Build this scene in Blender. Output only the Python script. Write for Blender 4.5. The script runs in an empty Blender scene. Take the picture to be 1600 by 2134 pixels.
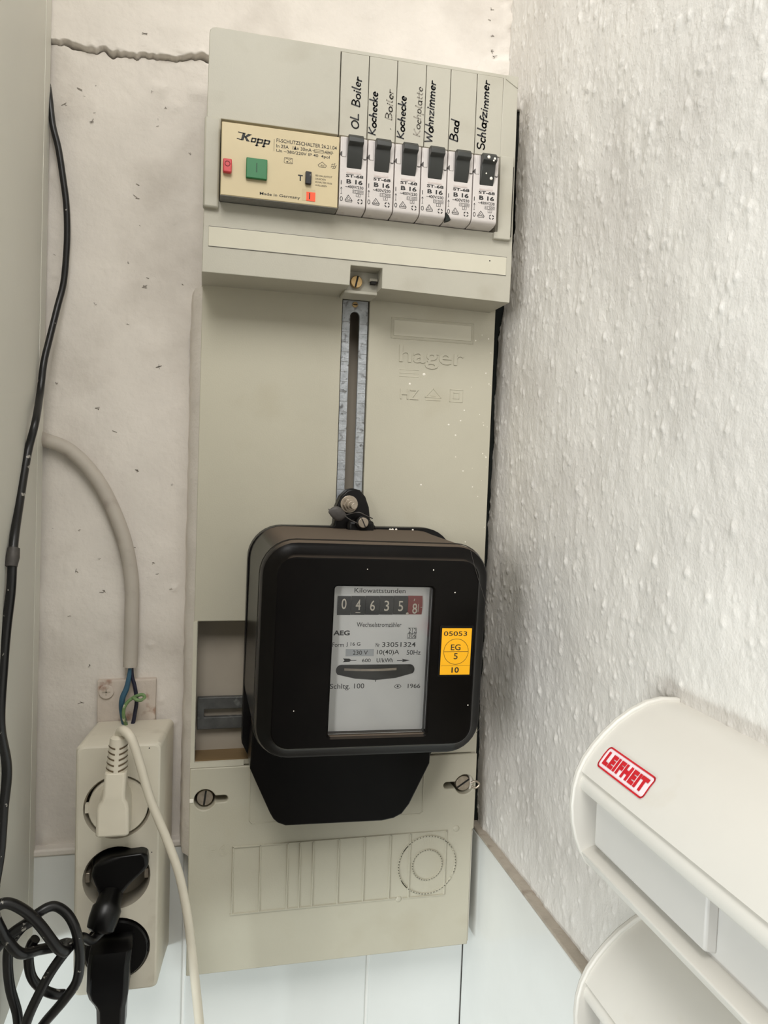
import bpy, bmesh, math, random
import numpy as np
from mathutils import Vector, Matrix
from mathutils.geometry import tessellate_polygon

random.seed(7)
SC = bpy.context.scene
COL = SC.collection
R_ = math.radians

# ------------------------------------------------------------------ camera
CAM_F = 1600.0                      # focal length in pixels of the 1600 x 2134 frame
cd = bpy.data.cameras.new('camera')
cam = bpy.data.objects.new('camera', cd)
COL.objects.link(cam)
cd.sensor_fit = 'HORIZONTAL'
cd.sensor_width = 36.0
cd.lens = 36.0 * CAM_F / 1600.0
cd.clip_start = 0.01
def _axes():
    def ray(px, py): return Vector((px - 800.0, -(py - 1067.0), -CAM_F))
    X = ray(7500, 1217).normalized()
    D = ray(415, 962); D = (D - X * X.dot(D)).normalized()
    Z = X.cross(D)
    return Matrix((X, D, Z))        # rows: world axes seen from the camera
cam.matrix_world = Matrix.Translation((0.0, -0.62, 1.45)) @ _axes().to_4x4()
SC.camera = cam

# ------------------------------------------------------------------ light
SC.view_settings.view_transform = 'Standard'
SC.view_settings.look = 'None'
SC.view_settings.gamma = 1.0
SC.view_settings.use_curve_mapping = False
SC.view_settings.exposure = -0.15

w = bpy.data.worlds.new('room_light')
SC.world = w
w.use_nodes = True
w.node_tree.nodes['Background'].inputs[0].default_value = (1.0, 0.98, 0.95, 1)
w.node_tree.nodes['Background'].inputs[1].default_value = 0.085

def area(name, loc, target, sx, sy, energy, col):
    l = bpy.data.lights.new(name, 'AREA')
    l.shape = 'RECTANGLE'; l.size = sx; l.size_y = sy
    l.energy = energy; l.color = col
    o = bpy.data.objects.new(name, l); COL.objects.link(o)
    o.location = loc
    o.rotation_euler = (Vector(target) - Vector(loc)).to_track_quat('-Z', 'Y').to_euler()
    return o
area('ceiling_light', (-0.15, -1.0, 2.40), (0.08, 0.0, 1.5), 0.6, 0.6, 14.5, (1.0, 0.985, 0.955))
area('left_window_light', (-1.4, -1.85, 1.72), (0.2, -0.15, 1.45), 0.6, 0.9, 26.0, (1.0, 0.995, 0.98))
area('low_window_light', (-0.65, -0.60, 0.95), (0.1, 0.0, 1.02), 0.35, 0.14, 5.2, (0.90, 0.985, 1.0))

# ------------------------------------------------------------------ materials
def lin(c):
    r = []
    for v in c:
        v /= 255.0
        r.append(v / 12.92 if v <= 0.04045 else ((v + 0.055) / 1.055) ** 2.4)
    return tuple(r) + (1.0,)

def pm(name, rgb, rough=0.5, metal=0.0, var=0.06, scale=60.0, bump=0.0, bscale=400.0, stretch=(1, 1, 1),
       dirt=None, dscale=25.0, dlo=0.62, dhi=0.78, spec=0.5, dust=None):
    m = bpy.data.materials.new(name); m.use_nodes = True
    nt = m.node_tree; N = nt.nodes; L = nt.links
    b = N['Principled BSDF']
    b.inputs['Roughness'].default_value = rough
    b.inputs['Metallic'].default_value = metal
    b.inputs['Specular IOR Level'].default_value = spec
    tc = N.new('ShaderNodeTexCoord')
    mp = N.new('ShaderNodeMapping'); mp.inputs['Scale'].default_value = stretch
    L.new(tc.outputs['Object'], mp.inputs['Vector'])
    n = N.new('ShaderNodeTexNoise'); n.inputs['Scale'].default_value = scale; n.inputs['Detail'].default_value = 5
    L.new(mp.outputs['Vector'], n.inputs['Vector'])
    c = lin(rgb)
    ramp = N.new('ShaderNodeValToRGB')
    ramp.color_ramp.elements[0].position = 0.3; ramp.color_ramp.elements[1].position = 0.7
    ramp.color_ramp.elements[0].color = tuple(max(0, v * (1 - var)) for v in c[:3]) + (1,)
    ramp.color_ramp.elements[1].color = tuple(min(1, v * (1 + var)) for v in c[:3]) + (1,)
    L.new(n.outputs['Fac'], ramp.inputs['Fac'])
    colout = ramp.outputs['Color']
    if dirt:
        n2 = N.new('ShaderNodeTexNoise'); n2.inputs['Scale'].default_value = dscale; n2.inputs['Detail'].default_value = 8
        L.new(mp.outputs['Vector'], n2.inputs['Vector'])
        r2 = N.new('ShaderNodeValToRGB')
        r2.color_ramp.elements[0].position = dlo; r2.color_ramp.elements[1].position = dhi
        L.new(n2.outputs['Fac'], r2.inputs['Fac'])
        mx = N.new('ShaderNodeMix'); mx.data_type = 'RGBA'
        L.new(r2.outputs['Color'], mx.inputs[0]); L.new(colout, mx.inputs[6]); mx.inputs[7].default_value = lin(dirt)
        colout = mx.outputs[2]
    if dust:                                        # dust that has settled on the faces that look up
        g = N.new('ShaderNodeNewGeometry'); sx = N.new('ShaderNodeSeparateXYZ')
        L.new(g.outputs['Normal'], sx.inputs[0])
        r3 = N.new('ShaderNodeValToRGB')
        r3.color_ramp.elements[0].position = 0.72; r3.color_ramp.elements[1].position = 0.98
        r3.color_ramp.elements[1].color = (0.85, 0.85, 0.85, 1)
        L.new(sx.outputs['Z'], r3.inputs['Fac'])
        mx = N.new('ShaderNodeMix'); mx.data_type = 'RGBA'
        L.new(r3.outputs['Color'], mx.inputs[0]); L.new(colout, mx.inputs[6]); mx.inputs[7].default_value = lin(dust)
        colout = mx.outputs[2]
        r4 = N.new('ShaderNodeMapRange'); r4.inputs['To Min'].default_value = rough; r4.inputs['To Max'].default_value = 0.95
        L.new(r3.outputs['Color'], r4.inputs['Value']); L.new(r4.outputs['Result'], b.inputs['Roughness'])
    L.new(colout, b.inputs['Base Color'])
    if bump > 0:
        nb = N.new('ShaderNodeTexNoise'); nb.inputs['Scale'].default_value = bscale; nb.inputs['Detail'].default_value = 6
        L.new(mp.outputs['Vector'], nb.inputs['Vector'])
        bp = N.new('ShaderNodeBump'); bp.inputs['Strength'].default_value = bump; bp.inputs['Distance'].default_value = 0.001
        L.new(nb.outputs['Fac'], bp.inputs['Height']); L.new(bp.outputs['Normal'], b.inputs['Normal'])
    return m

M = {}
M['plaster'] = pm('plaster', (222, 215, 206), 0.85, var=0.04, scale=30, bump=0.45, bscale=260, dirt=(192, 184, 174), dscale=14, dlo=0.52, dhi=0.8)
M['rough_plaster'] = pm('rough_plaster', (219, 216, 210), 0.6, var=0.05, scale=40, bump=0.4, bscale=650, stretch=(1, 1, 0.85), dirt=(202, 198, 192), dscale=12, dlo=0.5, dhi=0.8)
M['tile'] = pm('glazed_tile', (224, 226, 223), 0.16, var=0.02, scale=20, bump=0.08, bscale=60)
M['ledge'] = pm('ledge_paint', (176, 166, 152), 0.8, var=0.12, scale=60, bump=0.4, dirt=(132, 118, 104), dscale=60, dlo=0.55, dhi=0.75)
M['grout'] = pm('grout', (232, 232, 228), 0.8, var=0.03)
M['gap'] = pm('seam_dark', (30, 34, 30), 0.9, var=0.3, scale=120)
M['cabinet'] = pm('cabinet_lacquer', (208, 206, 196), 0.5, var=0.025, scale=10, bump=0.06, bscale=200)
M['cabedge'] = pm('cabinet_edge', (214, 212, 202), 0.5, var=0.03, scale=20)
M['panel'] = pm('panel_plastic', (187, 182, 164), 0.5, var=0.035, scale=14, bump=0.08, bscale=900, dirt=(180, 173, 152), dscale=22, dlo=0.56, dhi=0.85)
M['cover'] = pm('cover_plastic', (179, 175, 161), 0.48, var=0.03, scale=18, bump=0.08, bscale=900, dirt=(166, 160, 144), dscale=28, dlo=0.58, dhi=0.85)
M['backing'] = pm('backing_plastic', (170, 160, 145), 0.6, var=0.06, scale=25)
M['strip'] = pm('label_card', (200, 195, 177), 0.6, var=0.03, scale=40)
M['zinc'] = pm('zinc_strip', (176, 180, 184), 0.42, metal=0.45, var=0.22, scale=160, bump=0.35, bscale=600, dirt=(112, 112, 112), dscale=240, dlo=0.55, dhi=0.68)
M['darkzinc'] = pm('dark_zinc', (92, 92, 90), 0.5, metal=0.4, var=0.3, scale=90, dirt=(150, 150, 146), dscale=110, dlo=0.6, dhi=0.75)
M['steel'] = pm('steel', (176, 164, 148), 0.35, metal=0.7, var=0.15, scale=300)
M['brass'] = pm('brass', (190, 160, 112), 0.35, metal=0.8, var=0.15, scale=300)
M['dark'] = pm('dark_slot', (26, 23, 20), 0.7, var=0.2)
M['black'] = pm('bakelite', (7, 5, 4), 0.28, var=0.25, scale=50, dust=(104, 92, 80), bump=0.03, bscale=500, spec=0.16)
M['blackback'] = pm('bakelite_base', (12, 10, 10), 0.4, var=0.25, scale=60, bump=0.05, dirt=(62, 56, 52), dscale=60, dlo=0.66, dhi=0.9, spec=0.3)
M['dial'] = pm('dial_plate', (240, 240, 236), 0.5, metal=0.0, var=0.02, scale=30)
M['ink'] = pm('ink', (28, 27, 26), 0.6, var=0.1)
M['pen'] = pm('marker_ink', (44, 44, 46), 0.6, var=0.15, scale=200)
M['faint'] = pm('faded_ink', (158, 152, 140), 0.7, var=0.1, scale=250)
M['greyprint'] = pm('grey_print', (120, 118, 112), 0.6, var=0.1, scale=300)
M['drum'] = pm('counter_black', (22, 22, 22), 0.45, var=0.15)
M['drumred'] = pm('counter_red', (142, 44, 40), 0.5, var=0.1)
M['digit'] = pm('digit_ivory', (222, 214, 196), 0.5, var=0.03)
M['yellow'] = pm('seal_yellow', (246, 178, 22), 0.45, var=0.03, scale=40)
M['fi'] = pm('ivory_plastic', (198, 182, 145), 0.42, var=0.03, scale=30, dirt=(180, 160, 122), dscale=30, dlo=0.58, dhi=0.85)
M['breaker'] = pm('breaker_plastic', (208, 201, 196), 0.4, var=0.03, scale=90, dirt=(176, 166, 160), dscale=90, dlo=0.62, dhi=0.82)
M['toggle'] = pm('toggle_plastic', (50, 51, 48), 0.4, var=0.08, scale=100)
M['red'] = pm('button_red', (196, 62, 66), 0.4, var=0.04)
M['green'] = pm('button_green', (40, 112, 66), 0.4, var=0.04)
M['orange'] = pm('flag_orange', (255, 84, 42), 0.4, var=0.03)
M['offwhite'] = pm('offwhite_plastic', (214, 207, 190), 0.45, var=0.03, scale=30, dirt=(188, 178, 160), dscale=40, dlo=0.6, dhi=0.85)
M['plugwhite'] = pm('plug_white', (218, 210, 192), 0.5, var=0.03, scale=60)
M['sock'] = pm('socket_well', (170, 162, 146), 0.5, var=0.04)
M['rubber'] = pm('black_rubber', (15, 14, 15), 0.33, var=0.25, scale=120, dirt=(150, 146, 138), dscale=190, dlo=0.665, dhi=0.69)
M['plugblack'] = pm('black_plug', (8, 7, 7), 0.3, var=0.2, scale=80, spec=0.3)
M['greycable'] = pm('painted_cable', (182, 174, 163), 0.6, var=0.05, scale=50, bump=0.15, bscale=200, dirt=(160, 148, 138), dscale=60, dlo=0.6, dhi=0.8)
M['blue'] = pm('wire_blue', (42, 82, 104), 0.5, var=0.15, scale=200, dirt=(190, 186, 176), dscale=160, dlo=0.66, dhi=0.7)
M['navy'] = pm('wire_dark', (24, 24, 46), 0.5, var=0.2, scale=200, dirt=(170, 168, 170), dscale=160, dlo=0.66, dhi=0.7)
M['ground'] = pm('wire_green', (104, 132, 84), 0.5, var=0.2, scale=200, dirt=(204, 198, 176), dscale=120, dlo=0.52, dhi=0.58)
M['rusty'] = pm('rusty_plate', (202, 190, 178), 0.75, var=0.06, scale=70, bump=0.6, bscale=200, dirt=(150, 112, 90), dscale=55, dlo=0.58, dhi=0.68)
M['dryer'] = pm('dryer_plastic', (214, 211, 203), 0.38, var=0.02, scale=20, dirt=(200, 192, 176), dscale=30, dlo=0.62, dhi=0.9)
M['dryergrey'] = pm('dryer_inner', (198, 196, 191), 0.45, var=0.02, scale=20)
M['logored'] = pm('logo_red', (196, 24, 38), 0.5, var=0.03)
M['logowhite'] = pm('logo_white', (238, 222, 226), 0.5, var=0.02)
M['speck'] = pm('paint_speck', (236, 230, 218), 0.7, var=0.03)
M['lead'] = pm('lead_seal', (78, 74, 71), 0.55, metal=0.3, var=0.15, scale=300)
M['scuff'] = pm('scuff_grey', (136, 128, 118), 0.8, var=0.25, scale=300)
M['floor'] = pm('floor_grey', (170, 165, 156), 0.6, var=0.05, scale=10)

gm = bpy.data.materials.new('window_glass'); gm.use_nodes = True
_n = gm.node_tree.nodes; _l = gm.node_tree.links
_n.remove(_n['Principled BSDF'])
_t = _n.new('ShaderNodeBsdfTransparent'); _g = _n.new('ShaderNodeBsdfGlossy'); _g.inputs['Roughness'].default_value = 0.06
_t.inputs[0].default_value = (0.99, 0.99, 0.99, 1)
_f = _n.new('ShaderNodeFresnel'); _f.inputs[0].default_value = 1.45
_m = _n.new('ShaderNodeMixShader')
_l.new(_f.outputs[0], _m.inputs[0]); _l.new(_t.outputs[0], _m.inputs[1]); _l.new(_g.outputs[0], _m.inputs[2])
_l.new(_m.outputs[0], _n['Material Output'].inputs[0])
M['glass'] = gm

# ------------------------------------------------------------------ mesh helpers
def rrect(x0, x1, z0, z1, r, n=6):
    p = []
    for cx, cz, a in ((x1 - r, z1 - r, 0), (x0 + r, z1 - r, 90), (x0 + r, z0 + r, 180), (x1 - r, z0 + r, 270)):
        for i in range(n + 1):
            t = R_(a + 90.0 * i / n)
            p.append((cx + r * math.cos(t), cz + r * math.sin(t)))
    return p                          # counter-clockwise seen with x right, z up

def circ(cx, cz, r, n=32):
    return [(cx + r * math.cos(2 * math.pi * i / n), cz + r * math.sin(2 * math.pi * i / n)) for i in range(n)]

def smooth_path(pts, n=8):
    P = [Vector(p) for p in pts]
    P = [P[0] * 2 - P[1]] + P + [P[-1] * 2 - P[-2]]
    out = []
    for i in range(1, len(P) - 2):
        a, b, c, d = P[i - 1], P[i], P[i + 1], P[i + 2]
        for k in range(n):
            t = k / n
            out.append(0.5 * ((2 * b) + (c - a) * t + (2 * a - 5 * b + 4 * c - d) * t * t + (3 * b - a - 3 * c + d) * t ** 3))
    out.append(P[-2])
    return out

def fill2d(loops):
    """triangles of a polygon with holes, as indices into the joined loops"""
    if len(loops) == 1:
        return tessellate_polygon([[Vector((p[0], p[1], 0)) for p in loops[0]]])
    bm = bmesh.new(); es = []
    for l in loops:
        vv = [bm.verts.new((p[0] * 100, p[1] * 100, 0)) for p in l]
        es += [bm.edges.new((vv[i], vv[(i + 1) % len(vv)])) for i in range(len(vv))]
    bm.verts.index_update()
    bmesh.ops.triangle_fill(bm, use_beauty=True, use_dissolve=False, edges=es, normal=(0, 0, 1))
    out = [tuple(v.index for v in f.verts) for f in bm.faces]
    bm.free()
    return out

class MB:
    def __init__(self): self.v = []; self.f = []
    def add(self, vs, fs):
        o = len(self.v)
        self.v += [tuple(p) for p in vs]
        self.f += [tuple(i + o for i in f) for f in fs]
        return self
    def box(self, x0, x1, y0, y1, z0, z1):
        return self.add([(x0, y0, z0), (x1, y0, z0), (x1, y1, z0), (x0, y1, z0), (x0, y0, z1), (x1, y0, z1), (x1, y1, z1), (x0, y1, z1)],
                        [(0, 3, 2, 1), (4, 5, 6, 7), (0, 1, 5, 4), (1, 2, 6, 5), (2, 3, 7, 6), (3, 0, 4, 7)])
    def prism(self, outer, y0, y1, holes=()):
        """polygon in the x-z plane, front at y0, back at y1"""
        loops = [list(outer)] + [list(h) for h in holes]
        flat = [p for l in loops for p in l]
        n = len(flat)
        tris = fill2d(loops)
        vs = [(p[0], y0, p[1]) for p in flat] + [(p[0], y1, p[1]) for p in flat]
        fs = []
        for a, b, c in tris:
            (ax, az), (bx, bz), (cx, cz) = flat[a], flat[b], flat[c]
            if (bx - ax) * (cz - az) - (bz - az) * (cx - ax) < 0: a, b, c = a, c, b
            fs.append((a, b, c)); fs.append((a + n, c + n, b + n))
        o = 0
        for li, l in enumerate(loops):
            k = len(l)
            area = sum(l[i][0] * l[(i + 1) % k][1] - l[(i + 1) % k][0] * l[i][1] for i in range(k))
            for i in range(k):
                a, b = o + i, o + (i + 1) % k
                if (area > 0) == (li == 0): fs.append((a, a + n, b + n, b))
                else: fs.append((a, b, b + n, a + n))
            o += k
        return self.add(vs, fs)
    def xprism(self, prof, x0, x1):
        """polygon of (y, z) extruded along x"""
        k = len(prof)
        vs = [(x0, p[0], p[1]) for p in prof] + [(x1, p[0], p[1]) for p in prof]
        fs = [tuple(range(k)), tuple(range(2 * k - 1, k - 1, -1))]
        fs += [(i, i + k, (i + 1) % k + k, (i + 1) % k) for i in range(k)]
        return self.add(vs, fs)
    def yprism(self, prof, y0, y1):
        k = len(prof)
        vs = [(p[0], y0, p[1]) for p in prof] + [(p[0], y1, p[1]) for p in prof]
        fs = [tuple(range(k)), tuple(range(2 * k - 1, k - 1, -1))]
        fs += [(i, i + k, (i + 1) % k + k, (i + 1) % k) for i in range(k)]
        return self.add(vs, fs)
    def loft(self, rings, cap0=True, cap1=True):
        k = len(rings[0]); vs = [p for r in rings for p in r]; fs = []
        for j in range(len(rings) - 1):
            for i in range(k):
                a, b = j * k + i, j * k + (i + 1) % k
                fs.append((a, a + k, b + k, b))
        if cap0: fs.append(tuple(range(k)))
        if cap1: fs.append(tuple(range(len(rings) * k - 1, (len(rings) - 1) * k - 1, -1)))
        return self.add(vs, fs)
    def tube(self, pts, r, seg=12, n=8, smooth=True, flat=1.0):
        P = smooth_path(pts, n) if smooth else [Vector(p) for p in pts]
        m = len(P)
        if isinstance(r, (int, float)): rad = [r] * m
        else:
            rad = []
            for i in range(m):
                t = i / (m - 1) * (len(r) - 1); j = min(int(t), len(r) - 2)
                rad.append(r[j] + (r[j + 1] - r[j]) * (t - j))
        rings = []; up = None
        for i in range(m):
            d = (P[min(i + 1, m - 1)] - P[max(i - 1, 0)]).normalized()
            if up is None:
                up = Vector((0, 1, 0)) if abs(d.y) < 0.9 else Vector((1, 0, 0))
            up = (up - d * up.dot(d)).normalized(); sd = d.cross(up)
            rings.append([P[i] + (up * math.cos(2 * math.pi * k / seg) * flat + sd * math.sin(2 * math.pi * k / seg)) * rad[i] for k in range(seg)])
        return self.loft([[tuple(p) for p in r_] for r_ in rings])
    def cyl(self, c, r, y0, y1, n=24, r1=None):
        r1 = r if r1 is None else r1
        a = [(c[0] + r * math.cos(2 * math.pi * i / n), y0, c[1] + r * math.sin(2 * math.pi * i / n)) for i in range(n)]
        b = [(c[0] + r1 * math.cos(2 * math.pi * i / n), y1, c[1] + r1 * math.sin(2 * math.pi * i / n)) for i in range(n)]
        return self.loft([a, b])
    def dome(self, c, r, y0, h, n=16, m=5):
        """flat dome on plane y0 bulging to -y"""
        rings = []
        for j in range(m + 1):
            t = math.pi / 2 * (1 - j / m) * 0.98
            rr = r * math.sin(t); yy = y0 - h * math.cos(t)
            rings.append([(c[0] + rr * math.cos(2 * math.pi * i / n), yy, c[1] + rr * math.sin(2 * math.pi * i / n)) for i in range(n)])
        return self.loft(rings[::-1], True, True)
    def stroke(self, pl, wd, y, closed=False, fn=None):
        """flat ribbon along a 2-D polyline lying on the plane y (print or pen)"""
        pl = [Vector(p) for p in pl]
        if closed: pl = pl + [pl[0]]
        h = wd / 2
        def put(vs, fs):
            self.add([fn(p) if fn else (p[0], y, p[1]) for p in vs], fs)
        for a, b in zip(pl[:-1], pl[1:]):
            d = b - a
            if d.length < 1e-9: continue
            n = Vector((-d.y, d.x)).normalized() * h
            put([a - n, b - n, b + n, a + n], [(0, 1, 2, 3)])
        for p in pl:
            put([p + Vector((math.cos(R_(45 * i)), math.sin(R_(45 * i)))) * h for i in range(8)], [tuple(range(8))])
        return self
    def ridge(self, pl, wd, y, hgt, closed=False):
        """raised rib along a 2-D polyline on plane y"""
        pl = [Vector(p) for p in pl]
        if closed: pl = pl + [pl[0]]
        for a, b in zip(pl[:-1], pl[1:]):
            d = (b - a).normalized(); n = Vector((-d.y, d.x)) * wd / 2
            a2, b2 = a - d * wd * 0.3, b + d * wd * 0.3
            q = [a2 - n, b2 - n, b2 + n, a2 + n]; n2 = n * 0.4
            q2 = [a2 - n2, b2 - n2, b2 + n2, a2 + n2]
            self.add([(p[0], y, p[1]) for p in q] + [(p[0], y - hgt, p[1]) for p in q2],
                     [(4, 5, 6, 7), (0, 1, 5, 4), (1, 2, 6, 5), (2, 3, 7, 6), (3, 0, 4, 7)])
        return self
    def text(self, s, x0, x1, z0, z1, y, bold=0.0, ext=0.0, shear=0.0, vert=False, fn=None):
        """lettering fitted to the box x0..x1, z0..z1 on plane y"""
        cu = bpy.data.curves.new('t', 'FONT'); cu.body = s; cu.offset = bold; cu.shear = shear; cu.resolution_u = 3
        if bold > 0.05: cu.space_character = 1.16
        cu.extrude = 0.0
        ob = bpy.data.objects.new('t', cu)
        me = bpy.data.meshes.new_from_object(ob)
        vs = [v.co for v in me.vertices]
        if vs:
            ax, bx = min(v.x for v in vs), max(v.x for v in vs); ay, by = min(v.y for v in vs), max(v.y for v in vs)
            out = []
            for v in vs:
                u = (v.x - ax) / (bx - ax); t = (v.y - ay) / (by - ay) if by > ay else 0.5
                p = (x0 + u * (x1 - x0), y, z0 + t * (z1 - z0))
                out.append(fn(p) if fn else p)
            fs = [tuple(p.vertices) for p in me.polygons]
            self.add(out, fs)
            if ext:
                o2 = [(p[0], p[1] - ext, p[2]) for p in out]; k = len(out); cnt = {}
                for f in fs:
                    for a, b in zip(f, f[1:] + f[:1]): cnt[(a, b)] = 1
                self.add(out + o2, [tuple(i + k for i in f) for f in fs] + [(a, b, b + k, a + k) for a, b in cnt if (b, a) not in cnt])
        bpy.data.objects.remove(ob); bpy.data.curves.remove(cu); bpy.data.meshes.remove(me)
        return self
    def build(self, name, mat, parent=None, bevel=0.0, seg=2, smooth=True, angle=35, mats=None):
        me = bpy.data.meshes.new(name)
        org = Vector((0, 0, 0))
        if parent is not None:
            p = parent
            while p.parent: p = p.parent
            org = p.location
        me.from_pydata([(v[0] - org.x, v[1] - org.y, v[2] - org.z) for v in self.v], [], self.f)
        me.validate(); me.update()
        if smooth:
            me.shade_smooth(); me.set_sharp_from_angle(angle=R_(angle))
        me.materials.append(M[mat] if isinstance(mat, str) else mat)
        o = bpy.data.objects.new(name, me); COL.objects.link(o)
        if parent is not None: o.parent = parent
        if bevel > 0:
            b = o.modifiers.new('bevel', 'BEVEL'); b.width = bevel; b.segments = seg; b.limit_method = 'ANGLE'; b.angle_limit = R_(40)
            b.harden_normals = False
        return o

def thing(name, label, cat, loc=(0, 0, 0), group=None):
    o = bpy.data.objects.new(name, None); COL.objects.link(o)
    o.empty_display_size = 0.02
    o.location = loc; o['label'] = label; o['category'] = cat
    if group: o['group'] = group
    return o
def tag(o, label, cat, group=None):
    o['label'] = label; o['category'] = cat
    if group: o['group'] = group
    return o
def struct(o, label=None):
    o['kind'] = 'structure'
    if label: o['label'] = label
    return o
def grid_mesh(name, P, mat):
    """P: (nv, nu, 3) array of points -> one smooth grid mesh"""
    nv, nu = P.shape[:2]
    me = bpy.data.meshes.new(name)
    me.vertices.add(nv * nu); me.vertices.foreach_set('co', P.reshape(-1).astype(np.float32))
    idx = np.arange(nv * nu).reshape(nv, nu)
    q = np.stack([idx[:-1, :-1], idx[:-1, 1:], idx[1:, 1:], idx[1:, :-1]], -1).reshape(-1)
    nf = (nv - 1) * (nu - 1)
    me.loops.add(nf * 4); me.loops.foreach_set('vertex_index', q.astype(np.int32))
    me.polygons.add(nf); me.polygons.foreach_set('loop_start', np.arange(0, nf * 4, 4, dtype=np.int32))
    me.update(); me.validate(); me.shade_smooth()
    me.materials.append(M[mat])
    o = bpy.data.objects.new(name, me); COL.objects.link(o)
    return o

# ------------------------------------------------------------------ value noise for the plaster
rng = np.random.default_rng(11)
def vnoise(u, v, scale):
    """smooth noise, one feature per 'scale' metres"""
    a = u / scale; b = v / scale
    a0 = np.floor(a).astype(int); b0 = np.floor(b).astype(int)
    fa = a - a0; fb = b - b0
    fa = fa * fa * (3 - 2 * fa); fb = fb * fb * (3 - 2 * fb)
    tab = rng.standard_normal((97, 89))
    g = lambda i, j: tab[i % 97, j % 89]
    return (g(a0, b0) * (1 - fa) + g(a0 + 1, b0) * fa) * (1 - fb) + (g(a0, b0 + 1) * (1 - fa) + g(a0 + 1, b0 + 1) * fa) * fb
def sstep(a, b, x):
    t = np.clip((x - a) / (b - a), 0, 1); return t * t * (3 - 2 * t)

# ================================================================== SETTING
WX = 0.238            # face of the right-hand wall
TZ = 1.147            # top of the tiled part of the walls
# back wall: skim-coated plaster, cracked above the board
u = np.linspace(-0.17, WX + 0.006, 420); z = np.concatenate([np.linspace(TZ - 0.01, 1.735, 330), np.linspace(1.7355, 1.775, 90), np.linspace(1.777, 1.90, 70)])
U, Z = np.meshgrid(u, z)
D = 0.0022 * vnoise(U, Z, 0.09) + 0.0006 * vnoise(U, Z, 0.035) + 0.00016 * vnoise(U, Z, 0.012) + 0.00006 * vnoise(U, Z, 0.004) + 0.0011 * np.clip(vnoise(U, Z, 0.009) - 1.7, 0, 1)
ck = np.interp(u, [-0.17, -0.1126, -0.103, -0.0878, -0.0779, -0.0636, -0.0457, -0.0298, -0.0161, -0.0034, 0.02, 0.3],
               [1.748, 1.7494, 1.7498, 1.7483, 1.7481, 1.7490, 1.7493, 1.7508, 1.7540, 1.7562, 1.758, 1.752])
ck = ck + 0.0008 * vnoise(u, u * 0, 0.007) + 0.0007 * vnoise(u, u * 0, 0.0028)
CK = np.broadcast_to(ck, U.shape)
over = sstep(-0.0004, 0.0010, Z - CK) * 0.0042 * np.exp(-np.clip(Z - CK, 0, 1) / 0.06)
gw = 0.00045 + 0.0006 * np.clip(vnoise(U, U * 0, 0.014), -1, 1.2)
groove = 0.0110 * np.exp(-((Z - CK + 0.0009) / np.clip(gw, 0.0003, 1)) ** 2) * (1 - sstep(0.06, 0.09, U))
chip = 0.0012 * np.clip(vnoise(U, Z, 0.006), 0, 2) * np.exp(-np.abs(Z - CK - 0.002) / 0.004) + 0.0012 * np.clip(vnoise(U, Z, 0.012) - 0.4, 0, 2) * np.exp(-np.abs(Z - CK + 0.020) / 0.022) + 0.0009 * np.clip(vnoise(U, Z * 0.6, 0.007) - 0.8, 0, 2) * np.exp(-np.clip(U + 0.112, 0, 1) / 0.020)
corner = (0.004 * sstep(1.735, 1.745, Z)) * np.exp(-(WX - U) / 0.007) * (1 + 0.5 * vnoise(U, Z, 0.006))
Y = -(D + over + chip + corner) + groove
YB = Y
ub, zb = u, z
wall_back = struct(grid_mesh('wall_back', np.stack([U, Y, Z], -1), 'plaster'), 'white skim-coated plaster wall with a ragged crack')
mb = MB()
mb.box(-1.2, -0.17, 0.004, 0.05, 0.0, 2.6); mb.box(-0.171, 0.30, 0.013, 0.05, 0.0, 1.899); mb.box(-0.171, 0.30, 0.0, 0.05, 1.899, 2.6)
mb.build('wall_core', 'plaster', wall_back)
MB().box(-0.16, 0.02, 0.0050, 0.0060, 1.742, 1.763).build('crack_shade', 'gap', wall_back)  # near-black strip behind the crack, its colour stands in for the shade
MB().box(0.2262, 0.2500, -0.0100, 0.010, 1.150, 1.740).build('seam_shade', 'gap', wall_back)  # dark box painting in the shade of the gap beside the board

# small scuffs and pits in the skim coat
SPOTS = [(-0.0505, 1.6569), (-0.0421, 1.5888), (-0.0841, 1.6980), (-0.0389, 1.7006), (-0.1034, 1.7070), (-0.0920, 1.7188), (-0.0338, 1.5215), (-0.0778, 1.4877), (-0.0645, 1.4714), (-0.0862, 1.2614), (-0.0717, 1.3474), (-0.0906, 1.3636), (-0.0480, 1.4417), (-0.0505, 1.3813), (-0.0810, 1.2894), (0.2241, 1.8291), (0.2227, 1.8212), (0.2259, 1.8084), (0.2247, 1.7967), (0.2275, 1.7921), (-0.0486, 1.7660)]
m = MB(); rs = random.Random(5)
SP = [(-0.0519, 1.6472), (-0.0451, 1.5811)]
SP += SPOTS
for k in range(26): SP.append((rs.uniform(-0.11, -0.012), rs.uniform(1.30, 1.74)))
for k, (x, zz) in enumerate(SP):
    iy = int(np.argmin(np.abs(zb - zz))); ix = int(np.argmin(np.abs(ub - x))); yv = float(YB[iy - 1:iy + 2, ix - 1:ix + 2].min()) - 0.0002
    sc_ = 1.0 if k < 2 + len(SPOTS) else 0.55
    for q in range(rs.randint(1, 3)):
        a = rs.uniform(-0.6, 0.6) + (1.5 if rs.random() < 0.3 else 0); ln_ = rs.uniform(0.0006, 0.0018) * sc_; cx_ = x + rs.uniform(-0.0012, 0.0012) * sc_; cz_ = zz + rs.uniform(-0.001, 0.001) * sc_
        m.stroke([(cx_ - ln_ * math.cos(a), cz_ - ln_ * math.sin(a)), (cx_ + ln_ * math.cos(a), cz_ + ln_ * math.sin(a))], rs.uniform(0.0003, 0.0006) * sc_, yv)
o = m.build('scuff_mark', 'scuff', wall_back, smooth=False); o['kind'] = 'stuff'

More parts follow.
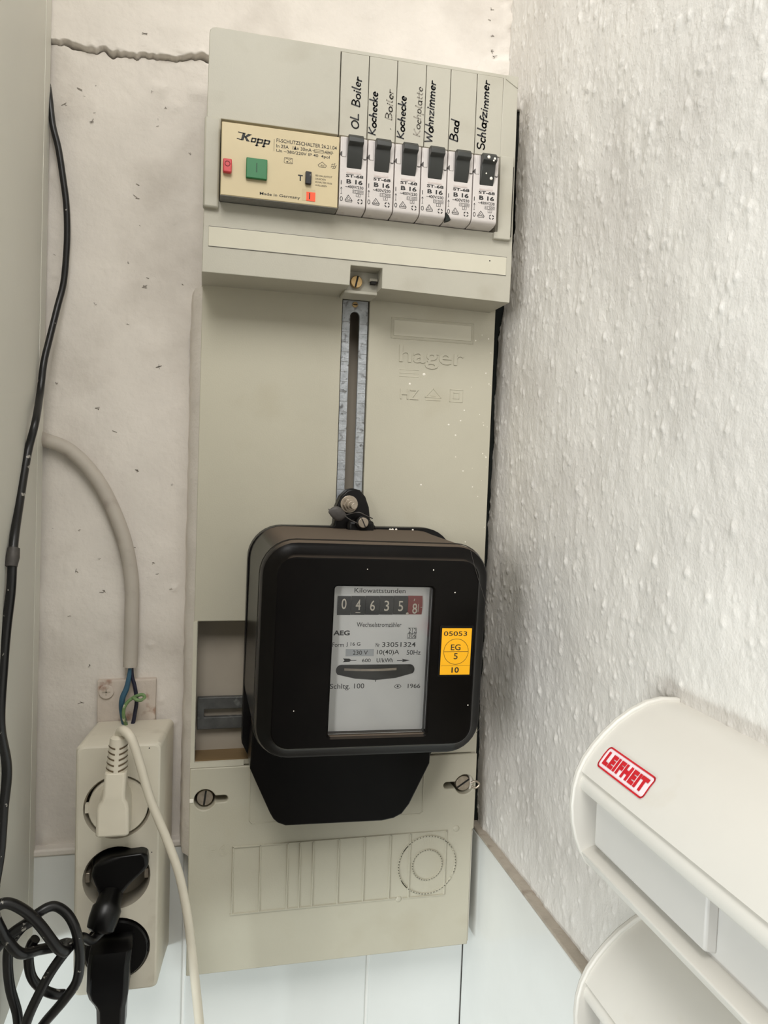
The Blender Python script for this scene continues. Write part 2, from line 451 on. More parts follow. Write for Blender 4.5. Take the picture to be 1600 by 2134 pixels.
# right wall: coarse splattered plaster
yy = np.linspace(0.004, 0.52, 640); z = np.linspace(TZ - 0.004, 1.98, 800)
V, Z = np.meshgrid(yy, z)
D = 0.0014 * vnoise(V, Z, 0.10) + 0.0004 * vnoise(V, Z * 0.6, 0.030) + 0.00016 * vnoise(V, Z * 0.5, 0.008) + 0.00012 * vnoise(V, Z * 0.6, 0.003)
H = np.zeros_like(D); du = yy[1] - yy[0]; dz = z[1] - z[0]
for k in range(13000):
    cy, cz = rng.uniform(0.0, 0.52), rng.uniform(TZ, 1.98)
    big = rng.random() ** 3 if k < 3600 else -0.25
    sy = 0.0008 + 0.0012 * big + 0.0004 * rng.random(); sz = sy * rng.uniform(0.8, 1.8); amp = 0.00034 + 0.0006 * big + 0.0002 * rng.random()
    i0, i1 = max(0, int((cz - 3 * sz - z[0]) / dz)), min(len(z), int((cz + 3 * sz - z[0]) / dz) + 2)
    j0, j1 = max(0, int((cy - 3 * sy - yy[0]) / du)), min(len(yy), int((cy + 3 * sy - yy[0]) / du) + 2)
    if i1 <= i0 or j1 <= j0: continue
    zz = z[i0:i1, None] - cz; vv = yy[None, j0:j1] - cy
    sk = np.where(zz < 0, sz * 0.7, sz * 1.15)
    H[i0:i1, j0:j1] += amp * np.exp(-(zz / sk) ** 2 - (vv / sy) ** 2)
D += np.minimum(H, 0.0022)
# the plaster stops short of the board and leaves a ragged dark seam
edge = np.interp(z, [1.14, 1.56, 1.585, 1.60, 1.70, 1.735, 1.75, 2.0], [0.0080, 0.0080, 0.018, 0.030, 0.033, 0.033, 0.002, 0.0]) + 0.0012 * vnoise(z, z * 0, 0.012)
s = sstep(0.0, 0.004, V - edge[:, None])
Xw = WX - D + (1 - s) * 0.012
wall_right = struct(grid_mesh('wall_right', np.stack([Xw, -V, Z], -1)[:, ::-1], 'rough_plaster'), 'white wall of coarse splattered plaster')
mb = MB(); mb.box(WX + 0.014, 0.30, -1.6, 0.02, 0.0, 2.6); mb.box(WX, WX + 0.014, -1.6, -0.519, TZ, 2.6); mb.box(WX, WX + 0.014, -0.519, 0.02, 1.979, 2.6)
mb.build('wall_core', 'rough_plaster', wall_right)
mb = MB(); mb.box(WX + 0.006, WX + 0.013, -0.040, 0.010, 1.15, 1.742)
mb.build('seam_shade', 'gap', wall_right)  # shade inside the seam is put in as a near-black box

# tiles: each one a piece of its wall
def tile(parent, x0, x1, z0, z1, y=-0.008):
    MB().box(x0, x1, y, 0.012, z0, z1).build('tile', 'tile', parent, bevel=0.0012)
for x0, x1 in ((-0.1585, -0.0065), (-0.0045, 0.1452), (0.1472, 0.2312)):
    tile(wall_back, x0, x1, 0.949, TZ); tile(wall_back, x0, x1, 0.747, 0.947)
MB().box(-0.16, 0.2312, -0.0070, 0.012, 0.70, TZ - 0.001).build('grout', 'grout', wall_back)
MB().box(-0.16, -0.004, -0.0092, 0.004, TZ - 0.002, TZ + 0.0035).build('tile_edge', 'plaster', wall_back, bevel=0.0015)
for y0, y1 in ((-0.310, -0.0082), (-0.614, -0.312)):
    for z0, z1 in ((0.949, TZ), (0.747, 0.947)):
        MB().box(0.231, WX + 0.014, y0, y1, z0, z1).build('tile', 'tile', wall_right, bevel=0.0012)
MB().box(0.2324, WX + 0.013, -0.62, -0.0085, 0.70, TZ - 0.001).build('grout', 'grout', wall_right)
MB().box(0.2314, WX + 0.012, -0.62, -0.0095, TZ, TZ + 0.0022).build('tile_ledge', 'ledge', wall_right, bevel=0.0008)
# plaster filled in beside the board
tr = MB()
n = 60
ringsL = []
for i in range(n + 1):
    zz = TZ + 0.004 + (1.577 - TZ - 0.004) * i / n
    e = random.uniform(-0.0006, 0.0006)
    ringsL.append([(-0.0105 + e, 0.0, zz), (-0.0098 + e, -0.0120, zz), (-0.0078 + e, -0.030 + e, zz), (-0.0016, -0.0390, zz), (-0.0016, 0.0, zz)])
tr.loft(ringsL)
struct(tr.build('trim_1', 'plaster'), 'ridge of filler along the left edge of the meter board')
struct(MB().box(-1.2, 0.30, -1.8, 0.05, -0.05, 0.0).build('floor', 'floor'))

# cabinet on the left
cab = thing('wall_cabinet', 'pale grey wall cabinet side panel filling the left edge', 'cabinet', (-0.3, -0.18, 1.0755))
cxz = lambda zz: -0.1178 + 0.0090 * (zz - 1.147)
MB().prism([(-0.62, 1.0755), (cxz(1.0755), 1.0755), (cxz(2.3), 2.3), (-0.62, 2.3)], -0.36, -0.0065).build('side_panel', 'cabinet', cab, bevel=0.0008)
MB().prism([(cxz(1.0757) - 0.001, 1.0757), (cxz(1.0757) + 0.0003, 1.0757), (cxz(2.299) + 0.0003, 2.299), (cxz(2.299) - 0.001, 2.299)], -0.024, -0.0062).build('edge_band', 'cabedge', cab)

# ================================================================== METER BOARD
bd = thing('meter_board', 'tall beige plastic meter board with fuse cover on the back wall', 'electrical panel', (0.11, 0.0, 1.06))
MB().box(0.0, 0.2205, -0.019, 0.006, 1.064, 1.72).build('back_box', 'backing', bd)
hole_r = [(0.1006, 1.42 - 0.07), (0.1220, 1.42 - 0.07), (0.1220, 1.5772), (0.1006, 1.5772)]
cut = [(-0.0003, 1.2252), (0.19, 1.2252), (0.19, 1.3316), (0.0000, 1.3316)]
mp_ = MB().prism([(-0.0032, 1.2212), (0.2237, 1.2212), (0.2237, 1.5785), (-0.0022, 1.5785)], -0.040, -0.018, [hole_r, cut])
mp_.build('meter_plate', 'panel', bd, bevel=0.0006)
MB().box(0.2195, 0.2239, -0.0385, -0.012, 1.0605, 1.577).build('side_flange', 'speck', bd)
# slotted rail
def stadium(x0, x1, z0, z1, n=8):
    r = (x1 - x0) / 2; cx = (x0 + x1) / 2
    return [(cx + r * math.cos(R_(180.0 * i / n)), z1 - r + r * math.sin(R_(180.0 * i / n))) for i in range(n + 1)] + \
           [(cx + r * math.cos(R_(180 + 180.0 * i / n)), z0 + r + r * math.sin(R_(180 + 180.0 * i / n))) for i in range(n + 1)]
rl = MB().prism([(0.1013, 1.352), (0.1212, 1.352), (0.1212, 1.5765), (0.1013, 1.5765)], -0.0375, -0.0345, [stadium(0.1074, 0.1147, 1.365, 1.5682)])
rail = rl.build('slotted_rail', 'zinc', bd, bevel=0.0003)
tick = MB()
for i in range(22):
    zt = 1.56 - i * 0.0075
    tick.box(0.1015, 0.1068, -0.03765, -0.0372, zt, zt + 0.00022); tick.box(0.1153, 0.1210, -0.03765, -0.0372, zt - 0.001, zt - 0.00078)
tick.build('scored_line', 'greyprint', rail)
MB().cyl((0.1108, 1.5733), 0.0021, -0.0388, -0.037).build('rail_screw', 'brass', rail, bevel=0.0003)
MB().box(0.1092, 0.1124, -0.03895, -0.0387, 1.5729, 1.5736).build('screw_slot', 'dark', rail)
r2 = MB().prism([(0.0008, 1.2441), (0.18, 1.2441), (0.18, 1.2691), (0.0008, 1.2691)], -0.0245, -0.0195, [[(0.0060, 1.2535), (0.17, 1.2535), (0.17, 1.2598), (0.0060, 1.2598)]])
r2.build('cross_rail', 'darkzinc', bd, bevel=0.0006)
# lower cover plate with keyhole screws
def keyhole(cx, cz, r, xe, hh, n=26):
    """circle with a slot running to xe (either side)"""
    s = 1 if xe > cx else -1
    a0 = math.asin(hh / r); p = []
    for i in range(n + 1):
        a = a0 + (2 * math.pi - 2 * a0) * i / n
        p.append((cx + s * r * math.cos(a), cz + r * math.sin(a)))
    m = 6
    for i in range(m + 1):
        a = -math.pi / 2 + math.pi * i / m
        p.append((xe - s * hh + s * hh * math.cos(a), cz + hh * math.sin(a)))
    return p if s > 0 else p[::-1]
lc = MB().prism([(-0.0032, 1.0597), (0.2222, 1.0597), (0.2222, 1.1572), (0.2237, 1.158), (0.2237, 1.2205), (-0.0034, 1.2205)], -0.042, -0.018,
                [keyhole(0.0078, 1.1962, 0.0080, 0.0249, 0.0027), keyhole(0.2138, 1.1953, 0.0082, 0.1959, 0.0027)])
low = lc.build('lower_cover', 'panel', bd, bevel=0.0008)
g = MB()
gx = [0.0298, 0.0504, 0.0714, 0.0810, 0.0913, 0.1114, 0.1321, 0.1533, 0.1696, 0.1998]
for i, x in enumerate(gx): g.ridge([(x, 1.1056), (x, 1.1580)], 0.0017, -0.042, 0.0011)
g.ridge([(gx[0], 1.1580), (gx[-1], 1.1580)], 0.0014, -0.042, 0.0011)
g.ridge([(0.0288, 1.1054), (0.1585, 1.1054)], 0.0016, -0.042, 0.0012); g.ridge([(0.1655, 1.1049), (0.2, 1.1045)], 0.0014, -0.042, 0.0011)
g.ridge(circ(0.1845, 1.1309, 0.0125, 36), 0.0014, -0.042, 0.0011, True)
g.ridge([p for p in circ(0.1845, 1.1309, 0.0240, 64) if p[0] < 0.1690], 0.0015, -0.042, 0.0011)
for lo, hi in ((28, 152), (-24, 24), (208, 332)):
    g.ridge([(0.1845 + 0.024 * math.cos(R_(a)), 1.1309 + 0.024 * math.sin(R_(a))) for a in range(lo, hi + 1, 6)], 0.0015, -0.042, 0.0011)
g.build('embossed_grid', 'panel', low)
b = MB(); b.dome((0.2083, 1.1590), 0.0027, -0.0418, 0.0014); b.build('stud', 'panel', low)
b = MB(); b.dome((0.1617, 1.1042), 0.0026, -0.0418, 0.0014); b.build('stud', 'panel', low)
b = MB(); b.text('P6', 0.0122, 0.0250, 1.1517, 1.1604, -0.0420, ext=0.0003); b.build('embossed_mark', 'panel', low)
b = MB()
b.ridge([(0.0410, 1.2195), (0.0415, 1.1775), (0.0432, 1.1755), (0.1765, 1.1735), (0.1788, 1.1755), (0.1788, 1.2195)], 0.0011, -0.042, 0.0004)
b.build('knockout_outline', 'panel', low)
def slot_screw(c, r, y, ang, mat, parent, wd=0.0014, name='screw'):
    o = MB().cyl(c, r, y, y + 0.006).build(name, mat, parent, bevel=0.0004)
    a = R_(ang); dx, dz = math.cos(a), math.sin(a); k = r * 0.96
    q = [(c[0] + dx * k - dz * wd / 2, c[1] + dz * k + dx * wd / 2), (c[0] - dx * k - dz * wd / 2, c[1] - dz * k + dx * wd / 2),
         (c[0] - dx * k + dz * wd / 2, c[1] - dz * k - dx * wd / 2), (c[0] + dx * k + dz * wd / 2, c[1] + dz * k - dx * wd / 2)]
    MB().prism(q, y - 0.00015, y + 0.001).build('screw_slot', 'dark', o if o.parent is None or o.parent.parent is None else parent)
    return o
slot_screw((0.0079, 1.1958), 0.0060, -0.0375, 83, 'steel', bd)
slot_screw((0.2139, 1.1949), 0.0062, -0.0385, 33, 'steel', bd)
MB().box(0.0005, 0.0240, -0.0245, -0.019, 1.1935, 1.1985).build('keyhole_floor', 'backing', bd)
MB().tube([(0.2195, -0.041, 1.1962), (0.2232, -0.0425, 1.1978), (0.2262, -0.043, 1.1952), (0.2235, -0.0425, 1.1922), (0.2200, -0.041, 1.1932)], 0.0008, 8).build('wire_loop', 'steel', bd)
MB().box(-0.0034, -0.0004, -0.0425, -0.038, 1.1945, 1.1975).build('seal_tab', 'speck', bd, bevel=0.0004)
# beads, frame lip of the recess
b = MB(); b.box(-0.0036, 0.036, -0.0412, -0.0385, 1.2208, 1.2250); b.box(-0.0034, -0.0006, -0.0412, -0.0385, 1.225, 1.3316)
b.build('recess_lip', 'strip', bd)
MB().box(0.0, 0.19, -0.0395, -0.019, 1.2252, 1.2262).build('recess_sill', pm('sill_brown', (120, 98, 66), 0.7), bd)
# name label and embossed maker's marks
b = MB(); b.box(0.1412, 0.2041, -0.0406, -0.039, 1.5521, 1.5641); nl = b.build('name_label', 'strip', bd, bevel=0.0003)
b = MB(); b.ridge([(0.1394, 1.5502), (0.2056, 1.5502), (0.2056, 1.5656), (0.1394, 1.5656)], 0.0009, -0.040, 0.0004, True); b.build('label_frame', 'panel', nl)
b = MB(); b.text('hager', 0.1464, 0.1990, 1.5285, 1.5455, -0.0400, bold=0.01, ext=0.0007)
b.text('HZ', 0.1482, 0.1627, 1.5042, 1.5119, -0.0400, ext=0.0006)
for i in range(3): b.ridge([(0.1471, 1.5268 - 0.0026 * i), (0.1622, 1.5268 - 0.0026 * i)], 0.0009, -0.040, 0.0002)
b.ridge([(0.1684, 1.5066), (0.1748, 1.5135), (0.1812, 1.5066)], 0.0009, -0.040, 0.0003, True)
b.ridge([(0.1690, 1.5045), (0.1806, 1.5045)], 0.0009, -0.040, 0.0003); b.ridge([(0.1730, 1.508), (0.1766, 1.508)], 0.0008, -0.040, 0.0003)
b.ridge([(0.1885, 1.5042), (0.1989, 1.5042), (0.1989, 1.5136), (0.1885, 1.5136)], 0.0009, -0.040, 0.0003, True)
b.ridge([(0.1913, 1.5067), (0.1960, 1.5067), (0.1960, 1.5112), (0.1913, 1.5112)], 0.0008, -0.040, 0.0003, True)
b.build('embossed_lettering', 'panel', bd)
# paint specks on the plate
b = MB()
for k in range(46):
    x = 0.2225 - abs(random.gauss(0, 0.012)); zz = random.uniform(1.24, 1.56); r = random.uniform(0.0003, 0.0008)
    if x < 0.13: continue
    b.dome((x, zz), r, -0.0399, r * 0.5, 7, 2)
for x, zz, r in ((0.1668, 1.524, 0.0013), (0.1556, 1.516, 0.0010), (0.1945, 1.478, 0.0008), (0.1678, 1.438, 0.0009), (0.2020, 1.450, 0.0007), (0.1885, 1.486, 0.0009)):
    b.dome((x, zz), r, -0.0399, r * 0.5, 8, 2)
o = b.build('paint_speck', 'speck', bd); o['kind'] = 'stuff'
# fuse cover
CX = [0.0873, 0.1072, 0.1275, 0.1485, 0.1667, 0.1865, 0.2067]
outer = [(-0.0028, 1.5775), (0.0985, 1.5775), (0.0988, 1.5915), (0.1217, 1.5915), (0.1215, 1.5775), (0.2190, 1.5755), (0.2192, 1.60), (0.2178, 1.7375)] + \
        [(-0.0011 + 0.004 - 0.004 * math.sin(R_(a)), 1.7378 - 0.004 + 0.004 * math.cos(R_(a))) for a in (0, 30, 60, 90)]
win = [(0.0076, 1.6250), (0.2055, 1.6250), (0.2068, 1.7352), (0.0870, 1.7352), (0.0870, 1.6792), (0.0076, 1.6792)]
cv = MB().prism(outer, -0.080, -0.0150, [win]).build('fuse_cover', 'cover', bd, bevel=0.0016, seg=3)
MB().box(0.0989, 0.1216, -0.064, -0.016, 1.5776, 1.5914).build('notch_back', 'cover', cv)
MB().box(0.0972, 0.1216, -0.066, -0.045, 1.5752, 1.5776).build('notch_sill', 'cover', cv, bevel=0.0006)
slot_screw((0.1058, 1.5836), 0.0043, -0.0675, 78, 'brass', bd, 0.0013)
b = MB(); b.box(0.1150, 0.1212, -0.069, -0.063, 1.5845, 1.5868); b.build('latch_pin', 'cover', cv, bevel=0.0006)
MB().box(0.1162, 0.1200, -0.0690, -0.063, 1.5828, 1.5845).build('latch_slot', 'dark', cv)
MB().box(0.0012, 0.2148, -0.0804, -0.079, 1.5950, 1.6081).build('label_strip', 'strip', cv, bevel=0.0002)
MB().dome((0.2018, 1.6043), 0.0007, -0.0803, 0.0002, 8, 2).build('pinhole', 'dark', cv)
b = MB(); b.ridge([(0.0012, 1.5950), (0.2148, 1.5950)], 0.00045, -0.0803, 0.0002); b.ridge([(0.0012, 1.6081), (0.2148, 1.6081)], 0.00045, -0.0803, 0.0002)
b.build('label_edge', 'greyprint', cv)
# corner brackets either side of the breaker row
MB().box(-0.0030, 0.0073, -0.0836, -0.076, 1.6195, 1.6786).build('end_bracket', 'cover', cv, bevel=0.0014)
b = MB().prism([(0.2030, 1.6196), (0.2160, 1.6196), (0.2160, 1.6792), (0.2058, 1.6792), (0.2058, 1.6245), (0.2030, 1.6245)], -0.0836, -0.076)
b.build('end_bracket', 'cover', cv, bevel=0.0008)
MB().box(0.21600, 0.2163, -0.0835, -0.0797, 1.622, 1.672).build('bracket_joint', 'dark', cv)
MB().box(0.2182, 0.2200, -0.0745, -0.02, 1.588, 1.735).build('side_lip', 'speck', cv)
# white-paint dab at the upper right corner of the cover
b = MB(); b.prism([(0.2080, 1.7345), (0.2178, 1.7290), (0.2179, 1.7374), (0.2085, 1.7374)], -0.0806, -0.079); b.build('paint_dab', 'cover', cv, bevel=0.0004)

# ---- handwriting: single-stroke letters (x to the right, y up, cap height 1)
def arc(cx, cy, rx, ry, a0, a1, n=9):
    return [(cx + rx * math.cos(R_(a0 + (a1 - a0) * i / n)), cy + ry * math.sin(R_(a0 + (a1 - a0) * i / n))) for i in range(n + 1)]
GL = {
 'O': (0.80, [arc(0.38, 0.5, 0.33, 0.48, 0, 360, 14)]), 'L': (0.62, [[(0.12, 1), (0.08, 0.05), (0.55, 0.08)]]),
 'B': (0.72, [[(0.12, 0), (0.15, 1)], [(0.15, 0.98)] + arc(0.2, 0.76, 0.36, 0.23, 80, -90, 8) + arc(0.2, 0.27, 0.42, 0.26, 90, -95, 8)]),
 'K': (0.72, [[(0.12, 1), (0.10, 0)], [(0.62, 0.95), (0.14, 0.45), (0.62, 0.02)]]),
 'W': (1.0, [[(0.05, 0.95), (0.28, 0.02), (0.5, 0.7), (0.7, 0.02), (0.95, 1.0)]]),
 'S': (0.66, [arc(0.33, 0.74, 0.25, 0.23, 40, 270, 9) + arc(0.33, 0.26, 0.25, 0.25, 90, -150, 9)]),
 'o': (0.52, [arc(0.26, 0.27, 0.21, 0.27, 0, 360, 12)]), 'i': (0.28, [[(0.14, 0.52), (0.12, 0.0)], [(0.16, 0.75), (0.17, 0.78)]]),
 'l': (0.30, [[(0.14, 1.05), (0.10, 0.12), (0.22, 0.02)]]), 'e': (0.50, [[(0.08, 0.26), (0.42, 0.34)] + arc(0.26, 0.28, 0.18, 0.26, 15, 310, 10)]),
 'r': (0.40, [[(0.10, 0.54), (0.10, 0.0)], [(0.10, 0.35), (0.22, 0.5), (0.36, 0.48)]]), 'c': (0.46, [arc(0.26, 0.27, 0.19, 0.26, 50, 310, 10)]),
 'h': (0.52, [[(0.10, 1.0), (0.08, 0)], [(0.09, 0.34), (0.25, 0.52), (0.38, 0.42), (0.40, 0.0)]]), 'k': (0.50, [[(0.10, 1.0), (0.08, 0)], [(0.40, 0.52), (0.11, 0.25), (0.42, 0.0)]]),
 'n': (0.54, [[(0.08, 0.52), (0.08, 0)], [(0.08, 0.34), (0.24, 0.52), (0.40, 0.44), (0.42, 0)]]), 'z': (0.50, [[(0.06, 0.5), (0.42, 0.5), (0.06, 0.02), (0.44, 0.02)]]),
 'm': (0.78, [[(0.08, 0.52), (0.08, 0)], [(0.08, 0.36), (0.22, 0.52), (0.36, 0.42), (0.37, 0)], [(0.37, 0.36), (0.52, 0.52), (0.65, 0.42), (0.66, 0)]]),
 'a': (0.54, [arc(0.24, 0.26, 0.19, 0.25, 40, 400, 12), [(0.42, 0.5), (0.42, 0.05), (0.50, 0.0)]]), 'd': (0.54, [arc(0.24, 0.26, 0.19, 0.25, 0, 360, 12), [(0.46, 1.0), (0.43, 0.0)]]),
 'f': (0.40, [[(0.40, 0.95), (0.26, 1.0), (0.18, 0.8), (0.14, -0.2)], [(0.02, 0.48), (0.36, 0.48)]]), 'p': (0.52, [[(0.10, 0.52), (0.06, -0.35)], arc(0.27, 0.27, 0.19, 0.25, 160, -160, 10)]),
 't': (0.40, [[(0.18, 0.85), (0.16, 0.1), (0.30, 0.02)], [(0.04, 0.55), (0.36, 0.55)]]), '.': (0.25, [[(0.1, 0.02), (0.12, 0.05)]]), ' ': (0.55, []),
}
def handwriting(s, bx0, bx1, z0, z1, cap, y, mat, parent, wd=0.00095):
    """written upwards: text runs along +z, letters lean over towards -x"""
    tot = sum(GL[c][0] for c in s); m = MB(); t = 0.0; rr = random.Random(s)
    for c in s:
        wdt, strokes = GL[c]; jit = rr.uniform(-0.05, 0.05); sc = rr.uniform(0.9, 1.1)
        for pl in strokes:
            q = []
            for (a, bb) in pl:
                f = (t + a + 0.12 * bb) / tot
                q.append((bx0 + (bx1 - bx0) * f - (bb * sc + jit) * cap, z0 + (z1 - z0) * f))
            m.stroke(q, wd * rr.uniform(0.85, 1.1), y)
        t += wdt
    return m.build('handwriting', mat, parent, smooth=False)
strips = []
for i in range(6):
    MBs = MB().box(CX[i] + 0.00025, CX[i + 1] - 0.00025, -0.0803, -0.06, 1.6790, 1.7350)
    strips.append(MBs.build('cover_strip', 'cover', bd, bevel=0.0003))
HY = -0.0805
handwriting('OL Boiler', 0.1007, 0.1018, 1.6842, 1.7195, 0.0055, HY, 'pen', strips[0])
handwriting('Kochecke', 0.1131, 0.1140, 1.6817, 1.7115, 0.0050, HY, 'pen', strips[1])
handwriting('. Boiler', 0.1240, 0.1250, 1.6870, 1.7146, 0.0048, HY, 'faint', strips[1], 0.0008)
handwriting('Kochecke', 0.1336, 0.1346, 1.6818, 1.7115, 0.0050, HY, 'pen', strips[2])
handwriting('Kochplatte', 0.1452, 0.1462, 1.6850, 1.7196, 0.0048, HY, 'faint', strips[2], 0.0007)
handwriting('Wohnzimmer', 0.1545, 0.1553, 1.6815, 1.7249, 0.0056, HY, 'pen', strips[3])
handwriting('Bad', 0.1732, 0.1738, 1.6848, 1.7004, 0.0056, HY, 'pen', strips[4], 0.001)
handwriting('Schlafzimmer', 0.1940, 0.1958, 1.6817, 1.7311, 0.0056, HY, 'pen', strips[5], 0.001)

# ================================================================== RESIDUAL CURRENT SWITCH
fi = thing('residual_current_switch', 'ivory earth leakage switch with red and green buttons, left of the breakers', 'circuit breaker', (0.047, -0.0925, 1.6255))
FY = -0.0925
MB().box(0.0080, 0.0860, FY, -0.045, 1.6255, 1.6725).build('body', 'fi', fi, bevel=0.0005)
MB().box(0.0079, 0.0861, FY + 0.0004, -0.05, 1.6252, 1.6258).build('underside_edge', 'greyprint', fi)
rb = MB().box(0.0093, 0.0149, FY - 0.0035, FY, 1.6392, 1.6480).build('off_button', 'red', fi, bevel=0.0007)
MB().stroke(circ(0.0121, 1.6446, 0.0016, 20), 0.0004, FY - 0.0036, True).build('ring_mark', pm('button_red_dark', (140, 34, 42), 0.5), rb)
gb = MB().box(0.0242, 0.0379, FY - 0.0028, FY, 1.6376, 1.6506).build('on_button', 'green', fi, bevel=0.0005)
MB().box(0.0306, 0.0314, FY - 0.0029, FY - 0.002, 1.6415, 1.6475).build('bar_mark', pm('button_green_dark', (24, 74, 44), 0.5), gb)
MB().box(0.0634, 0.0674, FY - 0.0025, FY, 1.6383, 1.6466).build('test_button', 'rubber', fi, bevel=0.0005)
MB().box(0.0617, 0.0706, FY - 0.00012, FY + 0.002, 1.6279, 1.6356).build('flag_recess', pm('recess_shade', (188, 172, 136), 0.5), fi)
fl = MB().box(0.0646, 0.0706, FY - 0.0003, FY + 0.002, 1.6279, 1.6338).build('flag', 'orange', fi)
MB().box(0.0664, 0.0671, FY - 0.0004, FY + 0.001, 1.6290, 1.6332).build('flag_mark', 'ink', fl)
t = MB(); PY = FY - 0.0001
# maker's word mark: heavy slanted letters with long bars on the K
def poly(m, pts, y=PY):
    tr_ = tessellate_polygon([[Vector((p[0], p[1], 0)) for p in pts]])
    fs = []
    for a, b_, c in tr_:
        if (pts[b_][0] - pts[a][0]) * (pts[c][1] - pts[a][1]) - (pts[b_][1] - pts[a][1]) * (pts[c][0] - pts[a][0]) < 0: b_, c = c, b_
        fs.append((a, b_, c))
    m.add([(p[0], y, p[1]) for p in pts], fs)
kz = 1.6612
t.stroke([(0.0188, 1.6669), (0.0225, 1.6665)], 0.0006, PY); t.stroke([(0.0180, 1.6627), (0.0210, 1.6622)], 0.0006, PY)
poly(t, [(0.0204, 1.6620), (0.0221, 1.6620), (0.0234, 1.6668), (0.0216, 1.6668)])
poly(t, [(0.0222, 1.6640), (0.0252, 1.6666), (0.0276, 1.6664), (0.0240, 1.6640)])
poly(t, [(0.0226, 1.6646), (0.0240, 1.6644), (0.0262, 1.6617), (0.0240, 1.6617)])
for i, x in enumerate((0.0272, 0.0313, 0.0358)):
    zb = 1.6617 - i * 0.0001
    if i == 0: t.stroke([(x, zb + 0.0002), (x + 0.0006, zb + 0.0024), (x + 0.0030, zb + 0.0024), (x + 0.0024, zb + 0.0002)], 0.00085, PY, True)
    else:
        t.stroke([(x - 0.0006, zb - 0.0018), (x + 0.0004, zb + 0.0024)], 0.0012, PY); t.stroke([(x - 0.0014, zb - 0.0018), (x + 0.0004, zb - 0.0018)], 0.0005, PY)
        t.stroke([(x + 0.0004, zb + 0.0024), (x + 0.0034, zb + 0.0022), (x + 0.0028, zb + 0.0002), (x, zb + 0.0002)], 0.00085, PY)
t.stroke([(0.0421, 1.6577), (0.0421, 1.6653)], 0.00022, PY)
t.text('FI-SCHUTZSCHALTER 26.21.04', 0.0437, 0.0842, 1.6637, 1.6661, PY, 0.006)
t.text('In 25A   I∆n 30mA', 0.0437, 0.0672, 1.6603, 1.6626, PY, 0.006)
t.text('Un ~380/220V IP 40  4pol', 0.0437, 0.0796, 1.6568, 1.6593, PY, 0.006)
t.stroke([(0.0690, 1.6604), (0.0752, 1.6604), (0.0752, 1.6622), (0.0690, 1.6622)], 0.0002, PY, True); t.stroke([(0.0680, 1.6613), (0.0820, 1.6613)], 0.0002, PY)
for k in range(6): t.stroke([(0.0762 + k * 0.0009, 1.6603), (0.0770 + k * 0.0009, 1.6623)], 0.0003, PY)
t.stroke(rrect(0.0491, 0.0547, 1.6509, 1.6544, 0.0004, 2), 0.00022, PY, True)
t.stroke([(0.0496, 1.6534), (0.0508, 1.6541), (0.0524, 1.6530), (0.0541, 1.6541)], 0.0002, PY); t.stroke([(0.0508, 1.6518), (0.0516, 1.6518)], 0.0006, PY)
t.stroke([(0.0526, 1.6514), (0.0534, 1.6521), (0.0543, 1.6512)], 0.0002, PY)
t.stroke([(0.0718, 1.6524), (0.0746, 1.6546), (0.0776, 1.6524), (0.0768, 1.6512), (0.0726, 1.6512)], 0.00025, PY, True); t.text('AN', 0.0735, 0.0760, 1.6517, 1.6530, PY)
for a, c in ((0.0814, 1.6538), (0.0829, 1.6542), (0.0812, 1.6524), (0.0826, 1.6528), (0.0838, 1.6530), (0.0822, 1.6515), (0.0834, 1.6517)): t.stroke([(a - 0.0005, c - 0.0004), (a + 0.0005, c + 0.0004)], 0.00035, PY)
t.text('T', 0.0586, 0.0618, 1.6404, 1.6444, PY, 0.03)
for k, s_ in enumerate(('BEI DAUERTEST', 'DRUECKEN', 'SCHALTER MUSS', 'AUSLOESEN')):
    t.text(s_, 0.0704, 0.0704 + 0.0093 * len(s_) / 10.0 * 0.93, 1.6447 - k * 0.0021, 1.6458 - k * 0.0021, PY)
t.text('Made in Germany', 0.0336, 0.0604, 1.6278, 1.6302, PY, 0.006)
t.build('printed_text', 'ink', fi, smooth=False)

